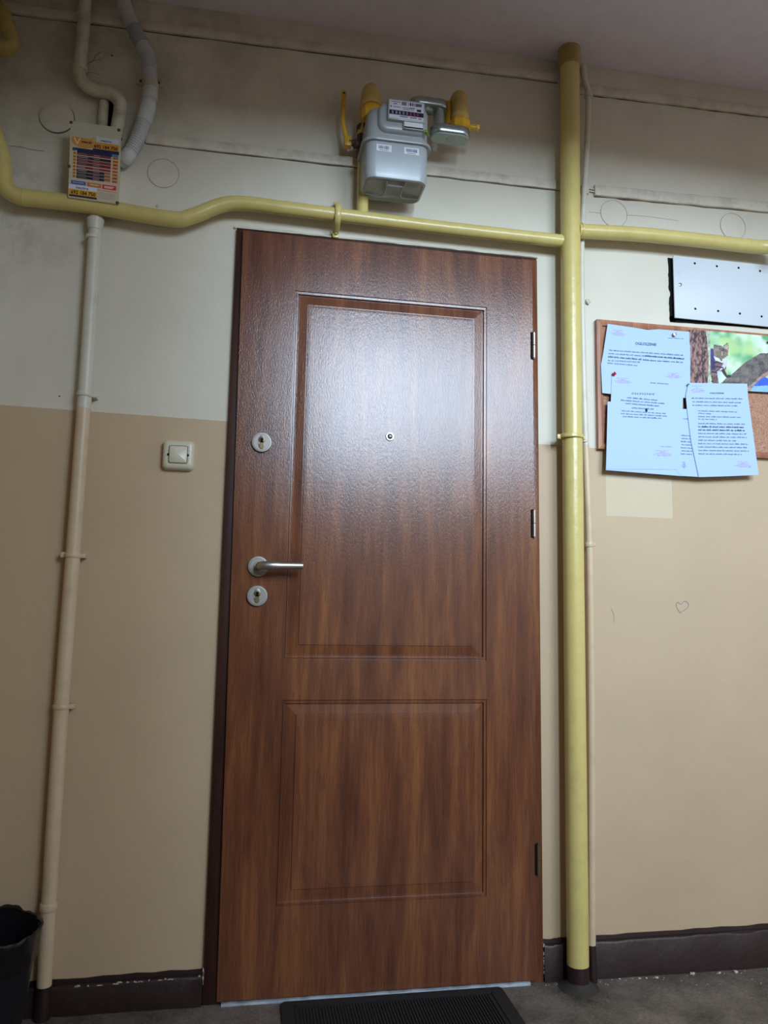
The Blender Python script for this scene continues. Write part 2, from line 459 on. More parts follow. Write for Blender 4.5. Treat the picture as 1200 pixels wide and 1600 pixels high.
tube(bm, [a+Vector((-.014, 0, .004)), a+Vector((.012, 0, .003))], .0022, 8); tube(bm, [a+Vector((-.014, 0, -.004)), a+Vector((.012, 0, -.005))], .0022, 8)
obj('trim_5', bm, M['trim'], kind='structure')
# round painted-over box lids and small marks: pieces of the wall
def lid(px, py, rx, proud, dark, lab):
    c = at(px, py, 0); r = at(px+rx, py, 0).x-c.x
    bm = B(); lathe(bm, (c.x, 0, c.z), (0, -1, 0), [(0, r), (proud*.7, r), (proud, r-.003), (proud*.8, r*.5), (proud*.75, 0)], 40)
    l = obj('round_lid', bm, M['wall'], parent=wall, smooth=True, label=lab)
    bm = B(); pts = []
    for k in range(41):
        an = math.radians(-160+k*5) if dark < 1 else math.radians(k*9)
        pts.append(Vector((c.x+(r+.0012)*math.cos(an), -.0006, c.z+(r+.0012)*math.sin(an))))
    tube(bm, pts, [.0003, .001, .0012, .0005] if dark < 1 else .00045, 6)
    obj('lid_gap', bm, M['rust'] if dark < 1 else M['groove'], parent=l)
lid(89, 184, 27, .006, .8, 'bulging round lid painted over beside the price list')
lid(255, 271, 24, .0012, 1, 'flat round lid right of the price list')
lid(959, 334, 20, .0012, 1, 'flat round lid under the right duct beside the riser')
lid(1145, 354, 19, .0012, 1, 'flat round lid under the right duct near the edge')
def scratch(name, pxs, w, mat, lab):
    bm = B(); tube(bm, smooth_path([at(*p, -.0006) for p in pxs], 5), w, 5)
    obj(name, bm, mat, parent=wall, label=lab)
scratch('pencil_mark', [(1063, 958), (1057, 948), (1058, 941), (1064, 944), (1070, 939), (1076, 944), (1073, 951), (1063, 957)], .0007, M['inksoft'], 'small heart scribbled in pencil')
scratch('pencil_mark', [(955, 951), (959, 960), (959, 972)], .0005, M['inksoft'], 'short curved pencil stroke')
scratch('wall_crack', [(14, 228), (34, 230), (50, 234), (70, 236)], .0005, M['rust'], 'thin crack beside the yellow pipe')
scratch('wall_crack', [(137, 100), (146, 94), (150, 86), (160, 80)], .0005, M['rust'], 'branching crack beside the pipe elbow')
scratch('wall_crack', [(133, 118), (142, 113), (156, 117)], .0004, M['rust'], 'branching crack beside the pipe elbow')
scratch('wall_crack', [(125, 108), (138, 98), (158, 92)], .0004, M['rust'], 'branching crack beside the pipe elbow')
scratch('wall_crack', [(920, 331), (960, 335), (1010, 338), (1060, 345)], .0004, M['groove'], 'faint ridge through the round lid')
# ragged plaster edge over the door head
bm = B(); n = 46; rings = []
for i in range(n+1):
    t = i/n; p = at(366+474*t, 355.5+47*t, -.004); w = .003+.0035*abs(random.gauss(0, .7)); d = .004+.005*random.random()
    rings.append([(p.x, 0, p.z+w+.003), (p.x, -d*.6, p.z+w), (p.x, -d, p.z-.001), (p.x, 0, p.z-.004)])
loft(bm, rings); obj('plaster_edge', bm, M['wall'], parent=wall, smooth=True, label='ragged plaster lip over the door frame')
# ================================================================== DOOR
door = thing('door_1', (.43, 0, 0), kind='structure')
Q = dict(tl=(0.000, 2.036), tr=(0.852, 2.031), br=(0.8555, .0115), bl=(0.0155, .0115))
def leaf_edge(side, z):
    a, b = (Q['tl'], Q['bl']) if side == 'l' else (Q['tr'], Q['br'])
    t = (a[1]-z)/(a[1]-b[1]); return a[0]+(b[0]-a[0])*t
YF, YB = -.024, -.006
PA = dict(x0=.1515, x1=.7115, z0=.852, z1=1.8735); PB = dict(x0=.1515, x1=.7135, z0=.2305, z1=.747)
zs = [None, PB['z0'], PB['z1'], PA['z0'], PA['z1'], None]
bm = B(); G = []
for j, z in enumerate(zs):
    row = []
    for i in range(4):
        if i == 0: x = leaf_edge('l', z if z else (Q['bl'][1] if j == 0 else Q['tl'][1]))
        elif i == 3: x = leaf_edge('r', z if z else (Q['br'][1] if j == 0 else Q['tr'][1]))
        else: x = PA['x0'] if i == 1 else PA['x1']
        if j in (1, 2) and i == 2: x = PB['x1']
        zz = z if z else (Q['bl'][1] if j == 0 else (Q['tl'][1]*(1-x/.852)+Q['tr'][1]*(x/.852)))
        row.append(bm.verts.new((x, YF, zz)))
    G.append(row)
for j in range(5):
    for i in range(3):
        if i == 1 and j in (1, 3): continue
        bm.faces.new((G[j][i], G[j][i+1], G[j+1][i+1], G[j+1][i]))
outer = [G[0][i] for i in range(4)] + [G[j][3] for j in range(1, 6)] + [G[5][i] for i in (2, 1, 0)] + [G[j][0] for j in (4, 3, 2, 1)]
back = [bm.verts.new((v.co.x, YB, v.co.z)) for v in outer]; n = len(outer)
for k in range(n): bm.faces.new((outer[k], back[k], back[(k+1) % n], outer[(k+1) % n]))
bm.faces.new(back[::-1])
leaf = obj('leaf', bm, M['wood'], parent=door)
def panel(P, lab):
    prof = [(0, 0), (.0008, .0040), (.0034, .0042), (.0046, .0008), (.0085, .0010), (.0094, .0072), (.014, .0070), (.0365, .0046), (.0382, .0047), (.0394, .0006), (.0465, .0004), (.0500, .0004)]
    bm = B(); R = []
    for d, y in prof:
        R.append([bm.verts.new((x, YF+y, z)) for x, z in ((P['x0']+d, P['z0']+d), (P['x1']-d, P['z0']+d), (P['x1']-d, P['z1']-d), (P['x0']+d, P['z1']-d))])
    for a, b in zip(R, R[1:]):
        for k in range(4): bm.faces.new((a[k], a[(k+1) % 4], b[(k+1) % 4], b[k]))
    bm.faces.new(R[-1])
    bk = [bm.verts.new((v.co.x, YB-.001, v.co.z)) for v in R[0]]
    for k in range(4): bm.faces.new((R[0][k], bk[k], bk[(k+1) % 4], R[0][(k+1) % 4]))
    bm.faces.new(bk)
    obj('panel', bm, M['wood'], parent=leaf, label=lab)
panel(PA, 'tall upper raised panel with moulded edge'); panel(PB, 'shorter lower raised panel with moulded edge')
# frame
bm = B(); FY = -.013
ftl, ftr, fbr, fbl = (-.0175, 2.0475), (.871, 2.0455), (.8765, 0), (-.0205, 0)
hexa(bm, [fbl, (Q['bl'][0]+.03, 0), (Q['tl'][0]+.03, ftl[1]), ftl], FY, 0, .0012)
hexa(bm, [(ftl[0]+.001, Q['tl'][1]-.03), (ftr[0]-.001, Q['tr'][1]-.03), (ftr[0]-.001, ftr[1]+.0004), (ftl[0]+.001, ftl[1]+.0004)], FY+.0005, 0, .0012)
obj('door_frame', bm, M['frame'], parent=door, smooth=True)
bm = B(); hexa(bm, [(Q['br'][0]-.03, 0), fbr, (ftr[0], ftr[1]-.006), (Q['tr'][0]-.03, ftr[1]-.006)], FY-.001, 0, .0012)
obj('hinge_jamb', bm, M['wood'], parent=door, smooth=True, label='narrow hinge side of the frame in the door colour')
bm = B(); n = 40; rings = []
for i in range(n+1):
    x = .026+.810*i/n; h = .0070+random.uniform(-.003, .0010); d = -.0245-random.uniform(0, .001)
    rings.append([(x, -.012, 0), (x, d-.001, 0), (x, d, h), (x, -.012, h+.001)])
loft(bm, rings); obj('threshold', bm, M['threshold'], parent=door, label='chipped pale threshold strip')
bm = B()
for k in range(9):
    z = random.uniform(.02, .09); w = random.uniform(.001, .004); x = .8785
    hexa(bm, [(x-w*.4, z), (x+w, z-.002), (x+w*.7, z+.006), (x-w*.2, z+.008)], FY-.0004, -.004)
for k in range(7):
    z = random.uniform(.02, .085); w = random.uniform(.001, .003); x = -.0215
    hexa(bm, [(x-w*.4, z), (x+w, z-.002), (x+w*.7, z+.008), (x-w*.2, z+.010)], FY-.0004, -.004)
obj('plaster_chip', bm, M['chip'], parent=door, kind='stuff', label='white flaked paint at the foot of the frame')
# hinges
for px, py in ((833, 540), (833.5, 818), (840, 1343)):
    c = at(px, py, -.026); old = py > 1000
    bm = B(); box(bm, c.x-.0070, c.x+.0040, -.0268, -.012, c.z-.041, c.z+.041, .001)
    h = obj('hinge', bm, M['black'], parent=door, label='corroded bottom hinge' if old else None)
    bm = B()
    for s in (-1, 1): lathe(bm, (c.x+.0015, -.0285, c.z+s*.0195), (0, 0, 1), [(-.0185, .0040), (-.018, .0052), (.018, .0052), (.0185, .0040)], 14)
    lathe(bm, (c.x+.0015, -.0285, c.z), (0, 0, 1), [(-.041, .0032), (.041, .0032)], 10)
    obj('hinge_barrel', bm, M['brass'] if old else M['chrome'], parent=h, smooth=True)
# lock escutcheons
def escutcheon(px, py, lab):
    c = at(px, py, -.030)
    bm = B(); lathe(bm, (c.x, YF, c.z), (0, -1, 0), [(0, .0275), (.007, .0275), (.0085, .0262), (.0088, .0225), (.0084, .0220), (.0084, 0)], 48)
    e = obj('lock_rosette', bm, M['nickel'], parent=door, smooth=True, label=lab)
    y = YF-.0084
    bm = B(); lathe(bm, (c.x, y, c.z), (0, -1, 0), [(0, .0195), (.0008, .0195), (.0012, .0185), (.0012, 0)], 40)
    for v in bm.verts: v.co.x = c.x+(v.co.x-c.x)*.52
    obj('inner_ring', bm, M['nickel'], parent=e, smooth=True)
    bm = B(); lathe(bm, (c.x, y-.0012, c.z+.0062), (0, -1, 0), [(0, .0088), (.0014, .0088), (.0016, .0082), (.0016, 0)], 30)
    hexa(bm, rrect(c.x, c.z-.0075, .0105, .022, .005), y-.0028, y)
    obj('lock_cylinder', bm, M['brass'], parent=e, smooth=True)
    bm = B(); lathe(bm, (c.x, y-.0028, c.z+.0070), (0, -1, 0), [(0, .0042), (.0005, .0042), (.0005, 0)], 20)
    hexa(bm, [(c.x-.0012, c.z-.001), (c.x+.0012, c.z-.001), (c.x+.0012, c.z+.006), (c.x-.0012, c.z+.006)], y-.0032, y-.002)
    obj('keyhole', bm, M['black'], parent=e)
escutcheon(409, 691, 'upper round lock rosette'); escutcheon(402, 931, 'lower round lock rosette below the lever')
c = at(403.5, 885, -.03)
bm = B(); lathe(bm, (c.x, YF, c.z), (0, -1, 0), [(0, .0275), (.006, .0275), (.0078, .0262), (.0082, .022), (.0076, .0215), (.0076, .0125), (.0095, .0115), (.0095, 0)], 48)
hd = obj('door_handle', bm, M['nickel'], parent=door, smooth=True, label='satin lever handle on a round rosette')
e = at(473, 884, -.078)
bm = B(); pts = round_corners([(c.x, YF-.008, c.z), (c.x, -.076, c.z), (c.x+.04, -.079, c.z+.001), (e.x, -.072, e.z)], .018, 8)
tube(bm, pts, [.0095, .0098, .0108, .0118, .0122, .0120, .0114, .0090], 20, flat=(1, .75))
obj('lever', bm, M['chrome'], parent=hd, smooth=True)
c = at(609.5, 682, -.026)
bm = B(); lathe(bm, (c.x, YF+.0004, c.z), (0, -1, 0), [(0, .0125), (.002, .0125), (.0036, .0110), (.0036, .0092), (.0022, .0088), (.0018, 0)], 32)
pe = obj('peephole', bm, M['chrome'], parent=door, smooth=True, label='small round peephole')
bm = B(); lathe(bm, (c.x, YF-.0014, c.z), (0, -1, 0), [(0, .0080), (.001, .0078), (.0022, .0052), (.0026, 0)], 20)
obj('lens', bm, plain('peephole_glass', (60, 72, 76), .08, 0, .8), parent=pe, smooth=True)
# ================================================================== YELLOW GAS PIPEWORK
def cling(bm, c, ax, r, w, proud=.003, seg=28):
    lathe(bm, c, ax, [(-w/2, r), (-w/2, r+proud*.7), (-w/2+.002, r+proud), (w/2-.002, r+proud), (w/2, r+proud*.7), (w/2, r)], seg)
RX = .9625; RY = -.052; RR = .0292
gas = thing('gas_pipe', (RX, RY, 0), 'thick yellow painted gas riser with side branches above the door', 'gas pipe')
bm = B(); tube(bm, [at(890, 80, RY)*1, at(891.5, 400, RY), at(896.5, 900, RY), at(903, 1507, RY)], RR, 36)
obj('riser', bm, M['yellow'], parent=gas, smooth=True)
bm = B(); b0 = at(903, 1507, RY); tube(bm, [(b0.x, RY, b0.z+.0005), (b0.x+.0005, RY, 0)], [.0296, .0298], 36)
obj('riser_foot', bm, M['plinth'], parent=gas, smooth=True, label='dark brown painted foot of the riser')
bm = B(); lathe(bm, (b0.x, RY, 0), (0, 0, 1), [(0, .055), (.004, .046), (.010, .036), (.016, .0305), (.018, .029)], 30)
for v in bm.verts: v.co.x += random.uniform(-.002, .002); v.co.y += random.uniform(-.002, .002)
obj('mortar_collar', bm, M['dirt'], parent=gas, smooth=True, label='dark mortar ring around the riser foot')
bm = B(); tp = at(889, 92, RY); lathe(bm, (tp.x+.001, RY, HC), (0, 0, -1), [(0, .034), (.055, .0335), (.058, .030)], 32)
obj('ceiling_sleeve', bm, M['yellow_old'], parent=gas, smooth=True)
bm = B(); c = at(892.5, 683, RY)
cling(bm, (c.x, RY, c.z), (0, 0, 1), RR, .012, .007); box(bm, c.x-.006, c.x+.006, RY+.03, 0, c.z-.006, c.z+.006)
box(bm, c.x-.044, c.x-.033, RY-.006, RY+.006, c.z-.008, c.z+.006, .001); box(bm, c.x+.033, c.x+.042, RY-.006, RY+.006, c.z-.006, c.z+.006, .001)
obj('pipe_clamp', bm, M['yellow'], parent=gas, smooth=True, label='clamp ring around the riser')
BY = -.047
pth = [at(-14, 196, -.052), at(2, 246, -.05), at(20, 302, BY), at(60, 311, BY), at(140, 321, BY), at(265, 342, BY), at(300, 338, BY), at(345, 321, BY), at(380, 318, BY), at(440, 325, BY), at(560, 340, BY), at(700, 357, BY), at(888, 378, BY)]
pth = [Vector((XL-.01, -.062, pth[0].z+.075)), pth[0]+Vector((-.006, -.006, .03))] + pth[0:2] + [at(8, 290, BY), at(30, 307, BY)] + pth[3:]
bm = B(); tube(bm, smooth_path(pth, 7), [.0225, .0225, .0225, .0222, .0222, .022, .0215, .021, .0205, .0200, .0195, .019, .019], 28)
obj('branch_pipe', bm, M['yellow'], parent=gas, smooth=True, label='long horizontal branch bent over the door corner')
c = at(886, 378, BY); bm = B()
for k in range(16):
    a = 2*math.pi*k/16; p = Vector((c.x-.0065+random.uniform(-.002, .002), BY+.0205*math.cos(a), c.z+.0205*math.sin(a)))
    bmesh.ops.create_uvsphere(bm, u_segments=8, v_segments=6, radius=.0042+random.uniform(0, .001), matrix=Matrix.Translation(p))
obj('weld_bead', bm, M['yellow'], parent=gas, smooth=True)
bm = B(); c = at(28, 306, BY); d = (at(60, 311, BY)-c).normalized()
cling(bm, at(38, 309, BY), d, .022, .004, .0016)
obj('weld_seam', bm, M['yellow'], parent=gas, smooth=True)
RBY = -.055
pr = [at(903, 361, RBY), at(1000, 366.5, RBY), at(1100, 376.5, RBY), at(1165, 384, RBY), at(1195, 386, RBY-.004), at(1225, 384, RBY-.03), at(1240, 380, RBY-.08)]
bm = B(); tube(bm, smooth_path(pr, 7), .0215, 28)
obj('branch_pipe', bm, M['yellow'], parent=gas, smooth=True, label='right branch running over the notice board')
bm = B(); cling(bm, at(908, 361, RBY), (1, 0, 0), .0215, .006, .002); obj('weld_seam', bm, M['yellow'], parent=gas, smooth=True)
tx = at(567, 300, BY).x
bm = B(); zt = at(566, 205, BY).z; tube(bm, [(tx, BY, at(568, 338, BY).z), (tx-.001, BY, zt-.012)], .0165, 24)
obj('drop_pipe', bm, M['yellow'], parent=gas, smooth=True, label='short vertical pipe rising to the meter')
# clamp on the horizontal branch
c = at(527, 336, BY); bm = B()
tube(bm, round_corners([(c.x, -.004, c.z+.046), (c.x, -.030, c.z+.040), (c.x, -.0705, c.z+.022), (c.x, -.0705, c.z-.022), (c.x, -.030, c.z-.038), (c.x, -.004, c.z-.046)], .02, 5), .0085, 12, flat=(1, .42))
for s in (1, -1): box(bm, c.x-.009, c.x+.009, -.022, 0, c.z+s*.044-.011, c.z+s*.044+.011, .003)
cl = obj('pipe_clamp', bm, M['yellow'], parent=gas, smooth=True, label='bolted saddle clamp left of the meter pipe')
bm = B()
for s in (1, -1):
    bm = B(); lathe(bm, (c.x, -.022, c.z+s*.043), (0, -1, 0), [(0, .0065), (.003, .0062), (.005, .003), (.005, 0)], 6)
    obj('clamp_bolt', bm, M['yellow_old'], parent=cl)
# upper-left corner pipe
g2 = thing('gas_pipe', at(16, 78, -.12), 'dull ochre pipe elbow in the upper left corner', 'gas pipe')
Y2 = -.10
bm = B(); pts = round_corners([at(-40, -60, Y2), at(4, 20, Y2), at(22, 76, Y2), at(-60, 68, Y2)], .035, 8)
tube(bm, pts, .0215, 24); e1 = obj('elbow_pipe', bm, M['yellow_old'], parent=g2, smooth=True)
bm = B(); cling(bm, at(10, 38, Y2), at(22, 76, Y2)-at(4, 20, Y2), .0215, .006, .002); obj('weld_seam', bm, M['yellow_old'], parent=g2, smooth=True)
# ================================================================== GAS METER GROUP
MX0, MX1 = .320, .502; MZ0, MZ1 = 2.156, 2.372; MYF, MYB = -.172, -.035; SE = 2.264
mc = ((MX0+MX1)/2, (MYF+MYB)/2)
meter = thing('gas_meter', (mc[0], mc[1], MZ0), 'grey diaphragm gas meter hanging above the door with counter and barcode stickers', 'gas meter')
W_, D_ = MX1-MX0, MYB-MYF
def mring(z, ins, r=.030, n=7):
    return [(x, y, z) for x, y in rrect(mc[0], mc[1], W_-2*ins, D_-2*ins, max(.004, r-ins*.5), n)]
bm = B(); loft(bm, [mring(SE+.001, .0035), mring(SE+.045, .004), mring(MZ1-.030, .006), mring(MZ1-.014, .010), mring(MZ1-.004, .019), mring(MZ1, .034)])
ush = obj('upper_shell', bm, M['steel_grey'], parent=meter, smooth=True, ang=50)
bm = B(); loft(bm, [mring(MZ0+.004, .016), mring(MZ0, .012), mring(MZ0+.002, .007), mring(MZ0+.014, .0035), mring(SE-.001, .003)])
lsh = obj('lower_shell', bm, M['steel_under'], parent=meter, smooth=True, ang=50)
bm = B(); loft(bm, [mring(SE-.004, -.002, .032), mring(SE-.0045, -.006, .034), mring(SE, -.0075, .035), mring(SE+.0035, -.0065, .034), mring(SE+.004, -.002, .032)])
obj('seam_flange', bm, M['steel_grey'], parent=meter, smooth=True, ang=60)
# pressed ribs under the meter
bm = B()
for s in (-1, 1):
    tube(bm, smooth_path([(mc[0]+s*.075, mc[1]+.03, MZ0+.001), (mc[0]+s*.03, mc[1]+.026, MZ0-.002), (mc[0]+s*.022, mc[1]-.012, MZ0-.002), (mc[0]+s*.026, mc[1]-.05, MZ0+.001)], 5), .0022, 8)
tube(bm, [(mc[0]-.022, mc[1]-.03, MZ0-.001), (mc[0]+.022, mc[1]-.03, MZ0-.001)], .003, 8)
obj('pressed_rib', bm, M['steel_under'], parent=lsh, smooth=True)
# front bulge and counter
bx0, bx1 = .355, .491; bz0, bz1 = 2.289, 2.366
bc = ((bx0+bx1)/2, (bz0+bz1)/2)
def fr(w, h, r, y): return [(x, y, z) for x, z in rrect(bc[0], bc[1], w, h, r, 6)]
bm = B(); loft(bm, [fr(.142, .088, .026, MYF+.012), fr(.138, .084, .025, MYF-.002), fr(.130, .076, .022, MYF-.007), fr(.122, .068, .018, MYF-.009)])
obj('front_bulge', bm, M['steel_grey'], parent=ush, smooth=True, ang=60)
ix0, ix1 = .381, .476; iz0, iz1 = 2.316, 2.368
bm = B(); hexa(bm, [(ix0-.004, iz0-.004), (ix1+.004, iz0-.004), (ix1+.004, iz1+.005), (ix0-.004, iz1+.005)], MYF-.021, MYF, .003)
box(bm, ix0+.040, ix1+.002, MYF-.0175, MYF, iz0-.024, iz0-.003, .0015)
idx = obj('counter_housing', bm, M['steel_grey'], parent=meter, smooth=True)
bm = B(); box(bm, ix0+.042, ix1, MYF-.0185, MYF-.01, iz0-.0215, iz0-.0185); obj('slot', bm, M['black'], parent=idx)
bm = B(); box(bm, ix0+.043, ix1-.001, MYF-.0182, MYF-.01, iz0-.018, iz0-.0045); obj('blank_label', bm, M['label'], parent=idx)
yl = MYF-.0214
# printed counter plate painted as a tiny colour print
H, Wd = 60, 110; im = np.ones((H, Wd, 3))*np.array(lin((205, 205, 215)))
def rc(im, x0, x1, y0, y1, c): im[int(y0*im.shape[0]):max(int(y0*im.shape[0])+1, int(y1*im.shape[0])), int(x0*im.shape[1]):max(int(x0*im.shape[1])+1, int(x1*im.shape[1]))] = lin(c)
rc(im, 0, 1, .56, .80, (22, 20, 40))
for k in range(8):
    c = (170, 40, 70) if k > 4 else (150, 150, 170)
    rc(im, .08+k*.105, .08+k*.105+.045, .61, .75, c if k <= 4 else c); rc(im, .095+k*.105, .095+k*.105+.018, .65, .71, (22, 20, 40))
for k in range(26):
    if rng.rand() < .55: rc(im, .55+k*.009, .559+k*.009, .05, .22, (50, 45, 60))
rc(im, .36, .5, .04, .24, (120, 118, 122)); rc(im, .79, .95, .05, .22, (90, 88, 98)); rc(im, .80, .93, .38, .5, (30, 28, 40))
for (x, y, l) in ((.04, .07, .28), (.12, .18, .1), (.04, .33, .03), (.1, .36, .22), (.38, .36, .25), (.4, .44, .2), (.6, .33, .15), (.62, .42, .1), (.3, .86, .25), (.6, .86, .2), (.85, .88, .1)):
    rc(im, x, x+l, y, y+.04, (70, 66, 90))
rc(im, .03, .06, .33, .42, (40, 40, 90))
f = lambda u, v: Vector((ix0+(ix1-ix0)*u, yl, iz1-(iz1-iz0)*v))
printed('counter_plate', im, f, idx)
# barcode stickers
for cxp, czp in ((.372, 2.240), (.449, 2.240)):
    bm = B(); box(bm, cxp-.021, cxp+.021, MYF+.0022, MYF+.006, czp-.010, czp+.010)
    s = obj('barcode_sticker', bm, M['label'], parent=lsh)
    bm = B(); x = cxp-.015
    while x < cxp+.015:
        w = random.choice((.0008, .0012, .002)); 
        box(bm, x, x+w, MYF+.0019, MYF+.003, czp-.003, czp+.006); x += w+random.choice((.0007, .0012))
    for k in range(7): box(bm, cxp-.012+k*.0035, cxp-.0098+k*.0035, MYF+.0019, MYF+.003, czp-.0075, czp-.0055)
    obj('bars', bm, M['ink'], parent=s)
bm = B(); p = Vector((.486, MYF-.010, 2.292))
pts = [p+Vector((.006*math.cos(a)+.001*math.sin(2*a), -.001*math.sin(a), .0075*math.sin(a))) for a in [k*math.pi/8 for k in range(17)]]
tube(bm, pts, .0011, 8); tube(bm, smooth_path([p+Vector((0, 0, -.004)), p+Vector((.005, -.004, -.009)), p+Vector((.009, -.002, -.012))], 4), .0013, 8)
tube(bm, [p+Vector((0, .003, 0)), p+Vector((0, -.006, 0))], [.0035, .0035], 12)
obj('wire_seal', bm, M['wire'], parent=meter, smooth=True)
# inlet: elbow + union nut (left)
def fitting(name, px, label, side):
    top = at(*px, -.10)
    return top
EX = .3455
fl = thing('pipe_elbow', (EX, -.10, MZ1), 'ochre elbow with yellow union nut over the left end of the meter', 'pipe fitting')
zt = 2.475
bm = B(); pts = round_corners([(tx-.004, -.050, 2.345), (tx+.002, -.050, 2.43), (tx+.006, -.060, zt-.012), (EX, -.102, zt-.020), (EX, -.104, MZ1+.03)], .03, 7)
tube(bm, pts, [.0175, .0175, .018, .0205, .0235, .0235, .0235], 24)
obj('elbow', bm, M['fit_yellow'], parent=fl, smooth=True)
bm = B(); lathe(bm, (EX, -.104, MZ1-.008), (0, 0, 1), [(0, .026), (.004, .0295), (.026, .0295), (.034, .027), (.038, .0235)], 8)
n1 = obj('union_nut', bm, M['valve_yellow'], parent=fl)
bm = B(); lathe(bm, (EX, -.104, MZ1+.030), (0, 0, 1), [(0, .0255), (.003, .0275), (.018, .0275), (.022, .0250)], 28)
obj('collar', bm, M['fit_yellow'], parent=fl, smooth=True)
# valve on the rising pipe, lever pointing up
VZ = 2.328; VX = tx-.001
va = thing('gas_valve', (VX, BY, VZ), 'rusty gas valve with upright yellow lever left of the meter', 'gas valve')
bm = B(); lathe(bm, (VX, BY, VZ-.052), (0, 0, 1), [(0, .0175), (.004, .022), (.022, .022), (.026, .0195), (.078, .0195), (.082, .022), (.1, .022), (.104, .0175)], 8)
obj('valve_body', bm, M['rust'], parent=va)
bm = B(); lathe(bm, (VX, BY-.004, VZ-.012), (-1, -.15, 0), [(0, .013), (.028, .013), (.030, .009), (.046, .009)], 20); obj('stem', bm, M['rust'], parent=va, smooth=True)
hx = at(543, 205, -.055).x
bm = B(); box(bm, hx-.010, hx+.012, -.066, -.042, VZ-.026, VZ+.004, .004)
tube(bm, smooth_path([(hx-.001, -.056, VZ-.005), (hx-.008, -.060, VZ+.02), (hx-.014, -.062, VZ+.05), (hx-.014, -.060, VZ+.132)], 5), [.0085, .0065, .0060, .0060, .0055], 14, flat=(1, .6))
lathe(bm, (hx-.014, -.060+.0035, VZ+.134), (0, -1, 0), [(0, .0085), (.007, .0085)], 20)
lv = obj('lever', bm, M['valve_yellow'], parent=va, smooth=True)
bm = B(); lathe(bm, (hx-.014, -.0572, VZ+.134), (0, -1, 0), [(0, .0035), (.007, .0035)], 12); obj('lever_hole', bm, M['rust'], parent=lv)
# outlet: galvanised swivel connector on the right
YC = -.118
a1 = at(647, 157, YC); a2 = at(700, 160, YC)
cn = thing('swivel_connector', (.53, YC, 2.33), 'galvanised offset connector joining meter to the right elbow', 'pipe fitting')
def oval(bm, xa, xb, y, zc, h, d, bev=.004):
    """flat oval box: stadium in plan (x,y), height h"""
    r = d/2; n = 12; base = []
    for k in range(n+1): an = -math.pi/2+math.pi*k/n; base.append((xb-r+r*math.cos(an), y+r*math.sin(an)))
    for k in range(n+1): an = math.pi/2+math.pi*k/n; base.append((xa+r+r*math.cos(an), y+r*math.sin(an)))
    cx_, cy_ = (xa+xb)/2, y
    def ring(z, ins): return [(cx_+(x-cx_)*(1-ins/((xb-xa)/2)), cy_+(yy-cy_)*(1-ins/r), z) for x, yy in base]
    loft(bm, [ring(zc-h/2, bev), ring(zc-h/2+bev, 0), ring(zc+h/2-bev, 0), ring(zc+h/2, bev)])
za = 2.417; xa0, xa1 = .452, .562
bm = B(); oval(bm, xa0, xa1, YC, za, .026, .052); u1 = obj('upper_link', bm, M['zinc'], parent=cn, smooth=True, ang=50)
bm = B(); tube(bm, [(.538, YC, za-.010), (.540, YC, 2.352)], .0165, 28); obj('link_tube', bm, M['zinc'], parent=cn, smooth=True)
zb = 2.340; xb0, xb1 = .512, .628
bm = B(); oval(bm, xb0, xb1, YC, zb, .028, .056); l1 = obj('lower_link', bm, M['zinc'], parent=cn, smooth=True, ang=50)
bm = B(); oval(bm, xb0+.003, xb1-.003, YC, zb-.0155, .004, .050, .001); l2 = obj('cover_plate', bm, M['zinc_dull'], parent=l1, smooth=True)
bm = B(); lathe(bm, ((xb0+xb1)/2, YC, zb-.0172), (0, 0, -1), [(0, .009), (.0012, .009), (.0014, .006), (.0006, .005), (.0006, 0)], 20)
box(bm, .580, .588, YC-.02, YC-.014, zb-.019, zb-.017, .0006)
obj('stamped_mark', bm, M['zinc_dull'], parent=l1, smooth=True)
bm = B(); tube(bm, [(.484, YC+.004, MZ1-.006), (.484, YC+.004, za-.010)], .0165, 24)
lathe(bm, (.484, YC+.004, MZ1-.006), (0, 0, 1), [(0, .020), (.014, .020), (.017, .017)], 8)
obj('outlet_stub', bm, M['zinc_dull'], parent=cn, smooth=True)
ex = .6005
frr = thing('pipe_elbow', (ex, YC, zb+.014), 'ochre elbow with yellow union nut over the galvanised connector', 'pipe fitting')
bm = B(); tube(bm, round_corners([(ex-.004, -.001, 2.462), (ex-.003, -.06, 2.464), (ex, YC+.002, 2.466), (ex, YC, 2.39)], .034, 8), [.019, .019, .0215, .0225, .0225], 24)
e2 = obj('elbow', bm, M['fit_yellow'], parent=frr, smooth=True)
bm = B(); lathe(bm, (ex, YC, 2.385), (0, 0, 1), [(0, .0235), (.003, .0258), (.016, .0258), (.019, .023)], 28); obj('collar', bm, M['fit_yellow'], parent=frr, smooth=True)
bm = B(); lathe(bm, (ex, YC, zb+.013), (0, 0, 1), [(0, .027), (.005, .0315), (.022, .0315), (.030, .027), (.034, .023)], 8); obj('union_nut', bm, M['valve_yellow'], parent=frr)
bm = B(); tube(bm, [(ex-.028, YC+.02, 2.38), (ex-.030, YC+.022, 2.452)], [.012, .010], 14); obj('side_lug', bm, M['valve_yellow'], parent=frr, smooth=True)
bm = B(); tube(bm, [(ex+.026, YC-.004, 2.366), (ex+.046, YC-.006, 2.366)], [.008, .008], 12)
lathe(bm, (ex+.046, YC-.006, 2.366), (1, 0, 0), [(0, .010), (.008, .010)], 6)
obj('side_bolt', bm, M['valve_yellow'], parent=frr, smooth=True)
